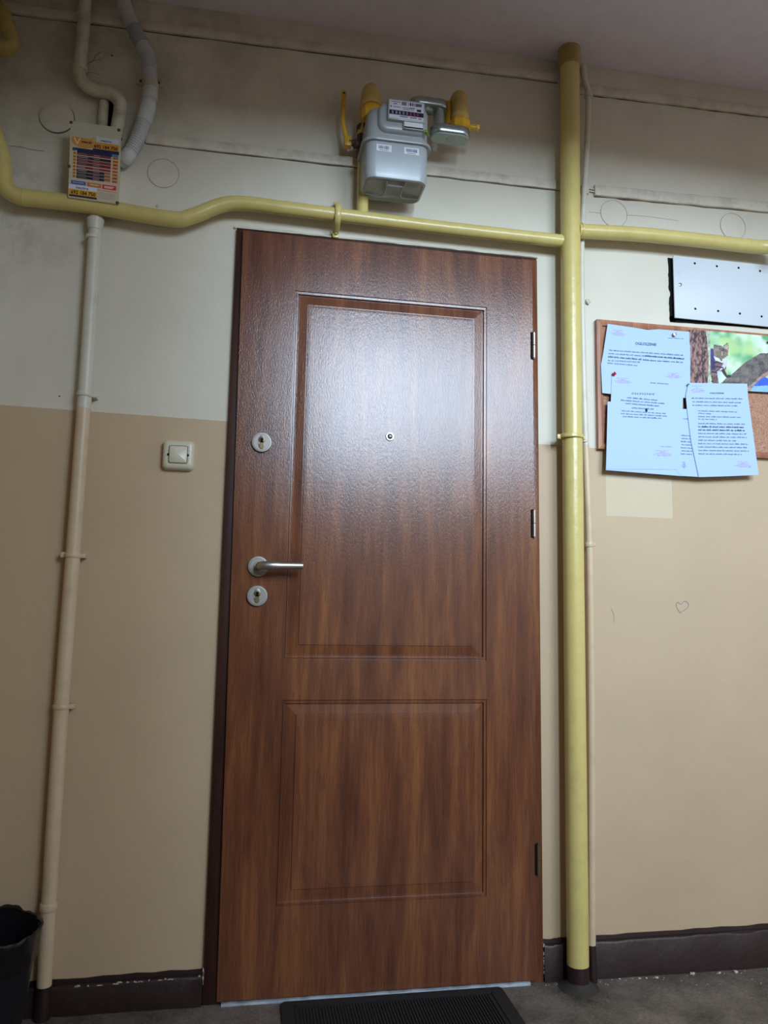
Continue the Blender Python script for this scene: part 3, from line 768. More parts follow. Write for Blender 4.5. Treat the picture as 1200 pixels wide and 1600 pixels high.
# ================================================================== LEFT WALL PIPES
pl = thing('wall_pipe', at(68, 1560, -.03), 'thin pipe painted cream and beige rising left of the door', 'pipe')
LY = -.026
ptsL = [at(150, 338, LY), at(144, 440, LY), at(133, 610, LY), at(114, 868, LY), at(96, 1105, LY), at(77, 1400, LY), at(69, 1540, LY)]
bm = B(); tube(bm, smooth_path(ptsL, 4), [.0168, .0172, .0178, .0182, .0182, .0178, .0172], 24)
obj('pipe', bm, M['tone'], parent=pl, smooth=True)
bm = B(); zf = at(69, 1540, LY); tube(bm, [zf, (zf.x-.001, LY, 0)], .0182, 24); obj('pipe_foot', bm, M['plinth'], parent=pl, smooth=True, label='dark brown painted foot')
for (px, py, ears) in ((132.5, 617, 1), (114, 868, 2), (96, 1104, 1), (76, 1416, 0)):
    c = at(px, py, LY); bm = B(); cling(bm, c, (.03, 0, 1), .0178, .011 if ears else .018, .003)
    if ears:
        box(bm, c.x+.017, c.x+.030, LY-.004, 0, c.z-.006, c.z+.006, .0015)
        if ears == 2: box(bm, c.x-.030, c.x-.017, LY-.004, 0, c.z-.006, c.z+.008, .0015)
    obj('pipe_clamp' if ears else 'coupling', bm, M['tone'], parent=pl, smooth=True)
c = at(149, 350, LY); bm = B(); lathe(bm, (c.x, LY, c.z), (0, 0, 1), [(-.018, .0185), (.0, .021), (.012, .023), (.014, .020)], 24); obj('coupling', bm, M['tone'], parent=pl, smooth=True)
c = at(146, 372, LY)
bm = B(); cling(bm, (c.x, LY, c.z), (0, 0, 1), .0175, .010, .003); obj('coupling', bm, M['tone'], parent=pl, smooth=True)
# upper continuation with double elbow
CYY = -.030
pu = thing('bent_wall_pipe', at(180, 200, CYY), 'grimy white pipe with a double elbow above the price list', 'pipe')
pts = round_corners([at(136, -40, CYY), at(131, 40, CYY), at(123, 122, CYY), at(140, 139, CYY), at(178, 146, CYY), at(190, 162, CYY), at(181, 215, CYY)], .03, 6)
bm = B(); tube(bm, pts, [.017, .017, .017, .018, .019, .0195, .019, .018], 24)
p_ = obj('pipe', bm, M['conduit'], parent=pu, smooth=True)
bm = B()
cling(bm, at(131, 24, CYY), (at(123, 122, CYY)-at(131, 40, CYY)), .017, .006, .002); obj('weld_seam', bm, M['conduit'], parent=pu, smooth=True)
bm = B(); cling(bm, at(125, 108, CYY), (at(123, 122, CYY)-at(131, 40, CYY)), .0172, .012, .003); obj('coupling', bm, M['conduit'], parent=pu, smooth=True)
sp = thing('pipe_stub', at(164, 190, -.01), 'short grimy pipe stub in a dark slot behind the elbow', 'pipe')
bm = B(); a, b = at(163, 160, -.012), at(160, 200, -.012); tube(bm, [a, b], .013, 16); obj('stub', bm, M['conduit'], parent=sp, smooth=True)
bm = B(); hexa(bm, [xz(167, 158), xz(178, 160), xz(174, 200), xz(164, 200)], -.0015, .0, 0); obj('dark_slot', bm, M['black'], parent=sp)
# flexible conduit
fc = thing('flexible_conduit', at(215, 180, -.05), 'grey white flexible conduit curving down with a saddle clip', 'conduit')
FYY = -.040
pf = smooth_path([at(182, -45, FYY), at(194, 6, FYY), at(212, 50, FYY), at(231, 90, FYY), at(235, 130, FYY), at(232, 165, FYY), at(218, 208, FYY), at(202, 240, FYY), at(188, 254, -.02)], 12)
rr = [.0195]*7+[.019, .0175]
bm = B(); tube(bm, pf, rr, 24); sleeve = obj('conduit', bm, M['flex'], parent=fc, smooth=True)
def at_len(t): i = t*(len(pf)-1); k = int(i); return pf[k].lerp(pf[min(k+1, len(pf)-1)], i-k), (pf[min(k+2, len(pf)-1)]-pf[max(k-1, 0)]).normalized()
for k in range(13):
    p, d = at_len(.70+k*.0125); bm = B(); cling(bm, p, d, .0188, .0035, .0022, 20)
    obj('corrugation', bm, M['flex'], parent=fc, smooth=True)
for (t0, w, col) in ((.40, .045, (172, 178, 186)), (.555, .05, (196, 198, 194)), (.27, .05, (150, 154, 158)), (.655, .05, (200, 204, 204)), (.90, .05, (208, 208, 204))):
    p, d = at_len(t0); p0, p1 = at_len(t0-.03)[0], at_len(t0+.03)[0]
    i0, i1 = int((t0-.035)*(len(pf)-1)), int((t0+.035)*(len(pf)-1))+1
    bm = B(); tube(bm, pf[i0:i1+1], .0206 if t0 < .85 else .0196, 24)
    obj('tape_wrap', bm, paint('tape_grey_%d' % int(t0*100), col, .4, .2, .15, dirt=(110, 108, 104)), parent=fc, smooth=True)
c, d = at_len(.515); bm = B(); cling(bm, c, d, .0205, .016, .002)
for px in (219.5, 248):
    q = at(px, 127 if px < 230 else 130, -.006); box(bm, q.x-.013, q.x+.013, -.010, 0, q.z-.010, q.z+.010, .004)
sc_ = obj('saddle_clip', bm, M['conduit'], parent=fc, smooth=True)
for px, py in ((219.5, 126), (248, 129)):
    q = at(px, py, -.012); bm = B(); lathe(bm, (q.x, -.0095, q.z), (0, -1, 0), [(0, .004), (.002, .0035), (.002, 0)], 12); obj('screw', bm, M['rust'], parent=sc_)
# small nails
for (px, py, lab, r_) in ((175, 87, 'small dark nail head between the two upper left pipes', .0028), (246, 322, 'small white nail head above the yellow pipe bend', .0045), (204, 59, 'small dark nail head beside the flexible conduit', .0022), (93, 605+14, 'small dark nail mark left of the thin pipe on white paint', .002)):
    c = at(px, py, 0); bm = B(); lathe(bm, (c.x, 0, c.z), (0, -1, 0), [(0, r_), (.002, r_*.9), (.003, 0)], 12)
    obj('nail', bm, M['conduit'] if px == 246 else M['rust'], smooth=True, label=lab, cat='nail')
# ================================================================== PRICE LIST BOARD
SY = -.0745
q = [at(110.5, 189, SY), at(189.5, 200, SY), at(184.5, 319, SY), at(106.5, 308, SY)]
def bil(q, u, v, dy=0):
    p = (q[0]*(1-u)+q[1]*u)*(1-v)+(q[3]*(1-u)+q[2]*u)*v
    return Vector((p.x, p.y+dy, p.z))
sb = thing('price_list_board', ((q[0].x+q[1].x)/2, -.02, q[2].z), 'cream cover plate with a colourful taped price list beside the flexible conduit', 'sign')
bm = B(); hexa(bm, [(p.x, p.z) for p in q], SY, SY+.006, .0008)
cx_, cz_ = (q[0].x+q[2].x)/2, (q[0].z+q[2].z)/2
hexa(bm, rrect(cx_, cz_-.01, .11, .17, .01), SY+.006, -.0)
obj('cover_plate', bm, M['sign'], parent=sb, smooth=True)
H, Wd = 190, 130; im = np.ones((H, Wd, 3))*np.array(lin((206, 192, 168)))
rc(im, 0, 1, 0, .2, (200, 192, 166))
yy, xx = np.mgrid[0:H, 0:Wd]; uu = xx/Wd; vv = yy/H
im[((uu-.28)/.26)**2+((vv-.24)/.095)**2 < 1] = lin((214, 150, 70)); rc(im, 0, 1, 0, .205, (200, 192, 166))
for k in range(14): rc(im, .09+k*.004, .10+k*.004, .215+k*.005, .235+k*.005, (240, 225, 190)); rc(im, .19-k*.004, .20-k*.004, .215+k*.005, .235+k*.005, (240, 225, 190))
rc(im, .44, .52, .175, .235, (190, 180, 120)); rc(im, .52, .97, .165, .235, (210, 210, 215))
rc(im, .45, .98, .235, .325, (214, 150, 48)); rc(im, .46, .98, .325, .365, (28, 32, 70))
rc(im, .06, .47, .345, .375, (40, 40, 78)); rc(im, .06, .12, .345, .385, (60, 80, 110)); rc(im, .15, .97, .365, .40, (24, 36, 74)); rc(im, .84, .97, .365, .40, (90, 130, 165))
cols = [(120, 52, 62), (50, 32, 52), (140, 44, 50), (112, 36, 48), (160, 36, 40), (56, 38, 56), (44, 38, 62), (30, 32, 60)]
for k in range(8):
    v0 = .40+k*.0435; v1 = v0+.036; c = cols[k]
    rc(im, .07, .135, v0, v1, (210, 148, 60)); rc(im, .085, .12, v0+.01, v1-.01, (120, 80, 40))
    rc(im, .15, .83, v0, v1, tuple(int(x*.8) for x in c)); rc(im, .45, .83, v0+.004, v1, c)
    rc(im, .17, .3+.1*rng.rand(), v0+.013, v0+.021, (170, 150, 160)); rc(im, .48, .60, v0+.01, v0+.022, (170, 110, 120))
    rc(im, .855, .975, v0, v1, (212, 132, 64)); rc(im, .87, .96, v0+.012, v0+.024, (110, 60, 50))
    if k > 4: rc(im, .70, .83, v0+.01, v1, (190, 130, 90))
im += rng.rand(H, Wd, 1)*.02; im *= .85
rc(im, .05, .34, .775, .825, (66, 90, 150)); rc(im, .37, .65, .775, .83, (190, 110, 60)); rc(im, .67, .95, .775, .835, (190, 52, 48))
rc(im, .08, .30, .79, .80, (150, 170, 210)); rc(im, .42, .6, .79, .81, (220, 180, 120)); rc(im, .71, .91, .79, .80, (230, 190, 180)); rc(im, .71, .88, .81, .818, (230, 190, 180))
rc(im, .56, .96, .855, .86, (210, 90, 60)); 
for k in range(5): rc(im, .60, .92, .885+k*.018, .889+k*.018, (160, 140, 135))
rc(im, .01, .57, .835, .885, (206, 212, 222)); rc(im, .01, .57, .885, .958, (216, 160, 40)); rc(im, .02, .57, .958, .985, (50, 40, 70))
printed('price_sheet', im, lambda u, v: bil(q, u, v, -.0006), sb)
Wq = (q[1]-q[0]).length; Hq = (q[3]-q[0]).length
fq = lambda a, b: bil(q, a/Wq, b/Hq, -.0011)
def fqt(a, b): return bil(q, a/Wq, -b/Hq, -.0011)
bm = B()
text_mesh(bm, 'vecti', .0075, fqt, .22*Wq, -.268*Hq, .0003, width=.21*Wq)
text_mesh(bm, 'vectra', .0062, fqt, .60*Wq, -.218*Hq, .0001, width=.22*Wq)
text_mesh(bm, '692 184 750', .0095, fqt, .475*Wq, -.310*Hq, .0004, width=.47*Wq)
text_mesh(bm, 'vectra', .0068, fqt, .14*Wq, -.874*Hq, .0001, width=.26*Wq)
text_mesh(bm, '692 184 750', .0105, fqt, .05*Wq, -.948*Hq, .0004, width=.49*Wq)
obj('lettering', bm, plain('dark_print', (44, 30, 46), .6), parent=sb, kind='stuff')
for u, v in ((.01, .02), (.955, .035), (.0, .60), (.985, .985)):
    p = bil(q, u, v); bm = B(); lathe(bm, (p.x, SY, p.z), (0, -1, 0), [(0, .0045), (.002, .004), (.003, .002), (.003, 0)], 14); obj('screw', bm, M['rust'], parent=sb, smooth=True)
# ================================================================== SWITCH
c = at(278.5, 710.5, -.02)
sw = thing('light_switch', (c.x, 0, c.z-.04), 'cream square push switch on beige wall left of the door', 'switch')
def sr(w, r, y, dx=0): return [(x, y, z) for x, z in rrect(c.x, c.z, w, w*.97, r, 6)]
bm = B(); loft(bm, [sr(.083, .012, 0), sr(.083, .012, -.008), sr(.080, .012, -.016), sr(.072, .010, -.022), sr(.058, .006, -.023)])
sp0 = obj('switch_plate', bm, M['cream'], parent=sw, smooth=True, ang=60)
bm = B(); loft(bm, [sr(.0500, .005, -.0225), sr(.0500, .005, -.0236)]); obj('switch_gap', bm, plain('brown_shadow_gap', (64, 54, 38), .7), parent=sw)
bm = B(); loft(bm, [sr(.047, .004, -.022), sr(.047, .004, -.0245), sr(.044, .004, -.0262)]); obj('push_button', bm, M['cream'], parent=sw, smooth=True, ang=60)
for s in (-1, 1):
    bm = B(); lathe(bm, (c.x+s*.025, -.0232, c.z-.001), (0, -1, 0), [(0, .0034), (.0016, .0034), (.0016, 0)], 14); obj('screw_hole', bm, M['black'], parent=sw)
# ================================================================== THIN PIPE RIGHT OF RISER
TY = -.030
tp_ = thing('thin_wall_pipe', at(925, 1530, TY), 'slim white and beige pipe just right of the yellow riser', 'pipe')
pts = [at(910, 103, -.03), at(914, 128, -.03), at(919, 150, -.03), at(917, 230, TY), at(911, 330, TY), at(908.5, 400, TY), at(910, 520, TY), at(913, 640, TY), at(917.5, 760, TY), at(921, 850, TY), at(923, 1000, TY), at(924.5, 1200, TY), at(924.5, 1476, TY)]
bm = B(); tube(bm, smooth_path(pts, 5), [.011, .0095, .0085, .0085, .0088, .009, .0095, .010, .0105, .0108, .0108, .011], 18)
obj('pipe', bm, M['tone'], parent=tp_, smooth=True)
bm = B(); a = at(924.5, 1476, TY); tube(bm, [a, (a.x+.002, TY, 0)], [.011, .0125], 18); obj('pipe_foot', bm, M['plinth'], parent=tp_, smooth=True, label='dark brown painted foot')
for px, py, w in ((920.5, 851, .014), (919.5, 150, .012), (912, 690, .006)):
    c = at(px, py, TY); bm = B(); cling(bm, c, (0, 0, 1), .0100, w, .003, 20)
    if py == 851: box(bm, c.x+.009, c.x+.018, TY-.003, 0, c.z-.004, c.z+.005, .001)
    obj('pipe_clamp' if py == 851 else 'coupling', bm, M['tone'], parent=tp_, smooth=True)
# plaster plug
c = at(917.5, 472.5, 0); bm = B()
bmesh.ops.create_icosphere(bm, subdivisions=2, radius=.008, matrix=Matrix.Translation((c.x, -.003, c.z)))
for v in bm.verts: v.co += Vector((random.uniform(-.003, .003), random.uniform(-.003, .002), random.uniform(-.003, .003)))
obj('wall_plug', bm, M['conduit'], label='grey broken wall plug on white paint above the cork board', cat='wall plug')
# ================================================================== WHITE PLATE WITH HOLES
PY = -.016
wp = thing('cover_panel', at(1052, 495, 0), 'white metal cover panel with two rows of small holes above the cork board', 'panel')
A, Bq, Cc = at(1052, 399, PY), at(1052, 496, PY), at(1052+160, 512, PY)
x0 = A.x; x1 = at(1290, 500, PY).x; zt = A.z; zbm = Bq.z
bm = B(); hexa(bm, [(x0, zbm), (x1, zbm-.004), (x1, zt), (x0, zt)], PY, PY+.004, .0008)
obj('plate', bm, M['plate'], parent=wp, smooth=True)
bm = B(); n = 22; rings = []
for i in range(n+1):
    t = i/n; z = zbm-.006+(zt-zbm+.004)*t; w = .0095+random.uniform(-.0012, .0008)-(.004 if 8 < i < 11 else 0)
    rings.append([(x0-w, 0, z), (x0-w, -.0015, z), (x0+.01, -.0015, z), (x0+.01, 0, z)])
loft(bm, rings); rings = []
for i in range(31):
    t = i/30; x = x0-.008+(x1-x0)*t; w = max(.0012, .0085*(1-t*1.6))+random.uniform(0, .001)
    rings.append([(x, 0, zbm-.004*t-w), (x, -.0015, zbm-.004*t-w), (x, -.0015, zbm+.01), (x, 0, zbm+.01)])
loft(bm, rings)
obj('wall_gap', bm, M['black'], parent=wp, label='black open joint beside and under the panel')
bm = B(); hexa(bm, [(x0+.012, zbm+.012), (x1, zbm+.01), (x1, zt-.012), (x0+.012, zt-.012)], PY+.004, 0); obj('back_box', bm, M['plate'], parent=wp)
holes = [(1085.5, 411.5), (1120, 416), (1154, 418.5), (1187.5, 423.5), (1086.5, 482.5), (1122, 486), (1156, 490), (1190, 494.5)]
for px, py in holes:
    c = at(px, py, PY); bm = B(); lathe(bm, (c.x, PY+.0005, c.z), (0, -1, 0), [(0, .0036), (.0011, .0036), (.0011, 0)], 16); obj('screw_hole', bm, M['black'], parent=wp)
c = at(1062, 426, PY); bm = B(); lathe(bm, (c.x, PY, c.z), (0, -1, 0), [(0, .0052), (.0008, .0052), (.0008, .0042), (.0002, .0040), (.0002, 0)], 20); obj('plugged_hole', bm, M['plate'], parent=wp, smooth=True)
c = at(1062.5, 445, PY); bm = B(); lathe(bm, (c.x, PY, c.z), (0, -1, 0), [(0, .006), (.002, .0055), (.003, .003), (.003, 0)], 14); obj('screw', bm, M['zinc'], parent=wp, smooth=True)
# ================================================================== CORK BOARD
bq = [at(933, 498.5, -.02), at(1215, 526, -.02), at(1215, 718, -.02), at(935.5, 700.5, -.02)]
xl, ztp, zbt = bq[0].x, bq[0].z+.001, bq[3].z; xr = xl+.60
cb = thing('cork_board', ((xl+xr)/2, 0, zbt), 'brown framed cork notice board covered with white notices', 'notice board')
bm = B(); box(bm, xl+.008, xr-.008, -.010, -.001, zbt+.008, ztp-.008); obj('cork_sheet', bm, M['cork'], parent=cb)
fw_ = .018
def frame_bar(a0, a1, b0, b1):
    bm = B(); loft(bm, [[(a0[0], 0, a0[1]), (a0[0], -.017, a0[1]), ((a0[0]+b0[0])/2, -.020, (a0[1]+b0[1])/2), (b0[0], -.016, b0[1]), (b0[0], 0, b0[1])],
                        [(a1[0], 0, a1[1]), (a1[0], -.017, a1[1]), ((a1[0]+b1[0])/2, -.020, (a1[1]+b1[1])/2), (b1[0], -.016, b1[1]), (b1[0], 0, b1[1])]])
    obj('frame_bar', bm, M['corkframe'], parent=cb)
o4 = [(xl, zbt), (xr, zbt), (xr, ztp), (xl, ztp)]; i4 = [(xl+fw_, zbt+fw_), (xr-fw_, zbt+fw_), (xr-fw_, ztp-fw_), (xl+fw_, ztp-fw_)]
for k in range(4): frame_bar(o4[k], o4[(k+1) % 4], i4[k], i4[(k+1) % 4])
# --- notices
def sheet(name, poly, y0, tilt, label, cat='notice', group=None):
    """poly in photo pixels; the sheet leans out from the board towards its lower edge"""
    Yf = lambda px, py: y0-tilt*max(0, (py-510))/230
    def f(px, py, d=0): return at(px, py, Yf(px, py)-d)
    pts = [f(*p) for p in poly]; n = len(pts)
    bm = B(); a = [bm.verts.new(p) for p in pts]; b = [bm.verts.new(p+Vector((0, .0004, 0))) for p in pts]
    bm.faces.new(a); bm.faces.new(b[::-1])
    for i in range(n): bm.faces.new((a[i], b[i], b[(i+1) % n], a[(i+1) % n]))
    bmesh.ops.triangulate(bm, faces=[x for x in bm.faces if len(x.verts) > 4])
    top = thing(name, pts[0], label, cat, group)
    obj('paper', bm, M['paper'], parent=top)
    return top, f
def lines(top, f, rows, mat, nm='printed_text', seed=1, lab=None):  # too fine to tell apart: stuff
    """rows: (x0,y0,x1,y1,height px, letterspread) word shapes made of letter strokes"""
    r = random.Random(seed); bm = B()
    for (x0, y0, x1, y1, h) in rows:
        x = x0
        while x < x1-1:
            wl = r.uniform(3, 11); e = min(x+wl, x1)
            while x < e:
                w = r.choice((.45, .55, .8)); hh = h*(1.0 if r.random() < .25 else .68)
                yb_ = y0+(y1-y0)*(x-x0)/(x1-x0)+h/2
                vs = [bm.verts.new(f(a, b, .0006)) for a, b in ((x, yb_), (x+w, yb_), (x+w, yb_-hh), (x, yb_-hh))]
                bm.faces.new(vs); x += w+r.choice((.25, .4, .5))
            x += r.uniform(.9, 1.6)
    obj(nm, bm, mat, parent=top, label=lab, kind='stuff')
def title(top, f, s, x, y, slope, h, width, mat, bold=.05):
    bm = B(); text_mesh(bm, s, h, lambda a, b: f(x+a, y-b+a*slope, .0006), 0, 0, bold, width=width)
    obj('lettering', bm, mat, parent=top, kind='stuff')
def stamp(x, y, w, h, s=0): return [(x+w*.12, y, x+w*.8, y+s, 1.0), (x+w*.35, y+h*.28, x+w*.62, y+h*.28+s, 1.6), (x+w*.15, y+h*.5, x+w*.85, y+h*.55+s, 1.2), (x, y+h*.75, x+w, y+h*.8+s, 1.2), (x+w*.2, y+h, x+w*.9, y+h+s, 1.1)]
def pin(px, py, y, mat, lab, r=.0042, tiltv=(0, -1, 0)):
    c = at(px, py, y); bm = B(); lathe(bm, c+Vector((0, .003, 0)), tiltv, [(0, r*.5), (.003, r*.9), (.004, r*.9), (.005, r*.55), (.009, r*.55), (.010, r), (.012, r*.9), (.0125, 0)], 18)
    obj('push_pin', bm, mat, smooth=True, label=lab, cat='push pin', loc=c)
# picture of a cat on a tree
pq = [at(1077.5, 514.5, -.0225), at(1212, 526, -.0225), at(1212, 613.5, -.0225), at(1077.5, 606, -.0225)]
pc = thing('cat_picture', pq[3], 'colour photo print of a tabby kitten between tree trunk and branch', 'picture')
H, Wd = 130, 190
vv, uu = np.mgrid[0:H, 0:Wd]; CXp = 75+(uu+.5)/Wd*1240; CYp = 150+(vv+.5)/H*800 + (uu/Wd)*60   # crop coordinates
def sm_noise(sx, sy, seed):
    r = np.random.RandomState(seed); g = r.rand(sy+2, sx+2)
    yy = np.linspace(0, sy, H); xx = np.linspace(0, sx, Wd); y0 = yy.astype(int); x0 = xx.astype(int); fy = (yy-y0)[:, None]; fx = (xx-x0)[None]
    fy = fy*fy*(3-2*fy); fx = fx*fx*(3-2*fx)
    return (g[y0][:, x0]*(1-fy)*(1-fx)+g[y0][:, x0+1]*(1-fy)*fx+g[y0+1][:, x0]*fy*(1-fx)+g[y0+1][:, x0+1]*fy*fx)
def mixc(a, b, t): return np.array(a)*(1-t[..., None])+np.array(b)*t[..., None]
n1 = sm_noise(7, 5, 3)*.6+sm_noise(16, 11, 4)*.4
im = mixc(lin((96, 170, 118)), lin((205, 232, 196)), np.clip((n1-.3)*2.2, 0, 1))
g2_ = sm_noise(10, 7, 9); g3_ = np.clip((g2_-.5)*4, 0, 1)[..., None]; im = im*(1-g3_)+mixc(lin((150, 196, 120)), lin((196, 222, 160)), n1)*g3_
g3_ = (np.clip((CXp-950)/200, 0, 1)*np.clip((n1-.3)*4, 0, 1))[..., None]; im = im*(1-g3_)+mixc(lin((190, 215, 190)), lin((232, 240, 240)), n1)*g3_
def poly_mask(pts):
    ins = np.zeros((H, Wd), bool); n = len(pts)
    for i in range(n):
        (xa, ya), (xb, yb) = pts[i], pts[(i+1) % n]
        c = ((ya > CYp) != (yb > CYp)) & (CXp < (xb-xa)*(CYp-ya)/((yb-ya) if yb != ya else 1e-9)+xa); ins ^= c
    return ins
def pp(pts, c1, c2, nz):
    global im
    mk = poly_mask(pts); im = np.where(mk[..., None], mixc(lin(c1), lin(c2), nz), im)
bark = np.clip((sm_noise(60, 12, 5)*.6+sm_noise(90, 30, 6)*.6-.6)*2.2+.45, 0, 1)
fine = np.clip((sm_noise(80, 60, 8)*.5+sm_noise(18, 16, 10)*.6)-.05, 0, 1)
pp([(0, 100), (300, 100), (350, 560), (330, 1100), (0, 1100)], (58, 38, 52), (158, 122, 108), bark)
pp([(300, 100), (370, 100), (372, 1100), (320, 1100), (345, 560)], (120, 128, 108), (206, 222, 196), fine)
pp([(900, 940), (1030, 780), (1130, 790), (1320, 820), (1320, 1000), (900, 1000)], (28, 70, 190), (90, 140, 225), n1)
pp([(900, 930), (1320, 900), (1320, 1100), (900, 1100)], (150, 196, 232), (120, 160, 220), n1)
pp([(1150, 760), (1320, 700), (1320, 860), (1210, 820)], (190, 220, 180), (140, 190, 130), n1)
pp([(500, 1100), (500, 900), (700, 740), (880, 580), (1090, 455), (1320, 450), (1320, 700), (1100, 800), (1000, 880), (900, 960), (880, 1100)], (52, 50, 62), (136, 126, 116), fine)
pp([(880, 1100), (900, 940), (1000, 860), (1110, 760), (1320, 640), (1320, 720), (1110, 810), (1000, 900)], (130, 100, 96), (196, 168, 150), fine)
# kitten
pp([(372, 400), (440, 420), (560, 600), (600, 640), (590, 700), (520, 720), (470, 900), (400, 900), (370, 760)], (52, 46, 78), (150, 120, 110), fine)
pp([(372, 400), (410, 420), (440, 700), (372, 700)], (60, 62, 140), (40, 40, 90), n1)
pp([(560, 590), (620, 540), (600, 640), (560, 690), (480, 720), (520, 680)], (226, 232, 235), (190, 196, 206), n1)
pp([(460, 720), (540, 720), (600, 800), (540, 870), (490, 890)], (222, 232, 242), (150, 180, 225), n1)
for k in range(5):
    y = 580+k*64; pp([(400, y+10), (470, y), (560, y+20), (555, y+38), (470, y+24), (400, y+36)] if k < 2 else [(380, y+10), (470, y+20), (465, y+42), (380, y+36)], (50, 32, 46), (70, 48, 56), fine)
pp([(520, 700), (560, 680), (610, 770), (660, 770), (660, 800), (600, 810), (560, 770)], (70, 58, 70), (40, 36, 48), fine)
pp([(395, 780), (470, 780), (490, 900), (400, 900)], (74, 52, 58), (140, 104, 100), fine)
pp([(415, 350), (530, 365), (560, 385), (632, 335), (625, 430), (620, 500), (560, 540), (520, 560), (440, 520), (412, 450)], (80, 74, 72), (170, 152, 134), fine)
pp([(415, 510), (500, 545), (520, 580), (590, 540), (610, 560), (560, 610), (440, 570)], (228, 226, 228), (200, 198, 206), n1)
pp([(560, 395), (628, 350), (612, 420)], (214, 180, 176), (190, 150, 140), n1)
pp([(528, 440), (545, 440), (550, 500), (528, 505)], (196, 170, 160), (160, 120, 112), n1)
pp([(548, 370), (560, 375), (620, 330), (612, 322)], (54, 46, 44), (40, 34, 36), n1)
for (x, y) in ((487, 478), (597, 482)):
    for r_, c_ in ((19, (130, 150, 90)), (8, (24, 22, 22))):
        im[((CXp-x)**2+((CYp-y)*1.2)**2) < r_*r_] = lin(c_)
pp([(520, 505), (555, 505), (538, 525)], (150, 84, 84), (130, 70, 70), n1)
for (a_, b_) in (((500, 400), (505, 450)), ((525, 392), (527, 440)), ((445, 430), (470, 440)), ((545, 398), (548, 440)), ((575, 420), (590, 440))):
    pp([a_, (a_[0]+9, a_[1]), (b_[0]+9, b_[1]), b_], (50, 40, 44), (60, 50, 52), n1)
printed('photo_print', im, lambda u, v: bil(pq, u, v, -.0003), pc)
bm = B(); a = [bm.verts.new(p) for p in pq]; b = [bm.verts.new(p+Vector((0, .0005, 0))) for p in pq]; bm.faces.new(a[::-1]); bm.faces.new(b)
for i in range(4): bm.faces.new((a[i], a[(i+1) % 4], b[(i+1) % 4], b[i]))
obj('paper', bm, M['paper'], parent=pc)
# notice A (top)
TA, fA = sheet('notice_sheet', [(949.5, 506), (985, 511), (1012, 515.5), (1030, 514.5), (1078.5, 518.5), (1078.5, 600), (1072, 621.5), (1062, 622), (954, 615.5), (941, 614), (939, 570), (942, 555)], -.0215, .010, 'white notice headed in bold capitals at the top left of the cork board')
title(TA, fA, 'OGŁOSZENIE', 992.5, 538.5, .06, 4.3, 33, M['inkbold'])
lines(TA, fA, [(952, 547, 1067, 555, 2.2), (951, 552, 1068, 560.5, 2.2), (950, 563, 1000, 565.8, 2.0), (949, 567, 996, 571, 2.0), (1044, 528, 1068, 529, 1.2)], M['ink'], seed=3)
lines(TA, fA, [(950, 557, 1014, 562.5, 2.6), (1015, 563, 1067, 566, 2.0), (1008, 555.5, 1068, 560.5, 2.6)], M['inkbold'], seed=5)
lines(TA, fA, stamp(955, 515.5, 22, 8, 1)+stamp(1041, 583, 24, 7, 0), M['stamp'], 'red_stamp', 4, 'pink ink stamps')
# notice E behind B, then B
TE, fE = sheet('notice_sheet', [(950, 640), (1067, 650), (1067, 744), (946.5, 734.5)], -.022, .010, 'white sheet almost hidden behind the lower left notice, only its bottom edge showing')
TB, fB = sheet('notice_sheet', [(956, 588), (1068, 597), (1066, 660), (1059, 733.8), (1000, 733), (947, 733), (949.5, 627.5), (954.5, 627.5)], -.0232, .010, 'white notice with spaced heading and dark blot at the lower left')
title(TB, fB, 'O G Ł O S Z E N I E', 987, 616, .035, 2.8, 35, M['inkbold'])
rows = [(980, 621, 1029, 625.5, 2.2), (970, 625, 1040, 630.5, 2.2), (977, 630, 1031, 634.5, 2.2), (987, 637, 1021, 639, 2.2), (971, 641.5, 1040, 646, 2.0), (970, 646, 1042, 650, 2.0), (973, 650.5, 1033, 653.5, 2.0)]
lines(TB, fB, rows+[(1016, 597.8, 1045, 599.8, 1.8)], M['ink'], seed=11)
lines(TB, fB, [(1032, 697.5, 1050, 698, 1.2)], M['inksoft'], seed=12)
lines(TB, fB, stamp(961, 590, 26, 7.5, 1.5)+stamp(1021, 704, 30, 8, 0), M['stamp'], 'red_stamp', 13, 'pink ink stamps')
bm = B(); p = fB(1010, 641, .001); lathe(bm, p+Vector((0, .001, 0)), (0, -1, 0), [(0, .0038), (.0015, .0036), (.0015, 0)], 14)
for v in bm.verts: v.co.z = p.z+(v.co.z-p.z)*1.5
obj('dark_blot', bm, M['inkbold'], parent=TB); bm = B(); p = fB(1023.5, 652.5, .001); lathe(bm, p+Vector((0, .001, 0)), (0, -1, 0), [(0, .0016), (.001, .0015), (.001, 0)], 10)
obj('dark_blot', bm, M['inkbold'], parent=TB)
# middle and right notices
TC, fC = sheet('notice_sheet', [(1058, 639), (1078, 639), (1098, 660), (1098, 745.5), (1064, 743.5), (1058, 738)], -.0226, .010, 'white notice mostly hidden between the two lower notices, a narrow text strip showing')
lines(TC, fC, [(1062, 653.5, 1081, 655, 1.6)]+[(1064+(k % 2), 680+k*4.8, 1082, 681+k*4.8, 2.0) for k in range(7)], M['ink'], seed=21)
lines(TC, fC, stamp(1065, 722, 8, 8, 0), M['inksoft'], 'faint_stamp', 22)
TD, fD = sheet('notice_sheet', [(1076, 598), (1120, 599), (1167.5, 599.5), (1169, 621), (1176, 672), (1185.5, 742), (1140, 744), (1092, 745.5), (1080, 690), (1073.5, 640), (1071.5, 618)], -.0245, .011, 'white notice with long paragraphs at the lower right under the kitten picture')
title(TD, fD, 'OGŁOSZENIE', 1109, 615.2, .01, 2.1, 22, M['inkbold'])
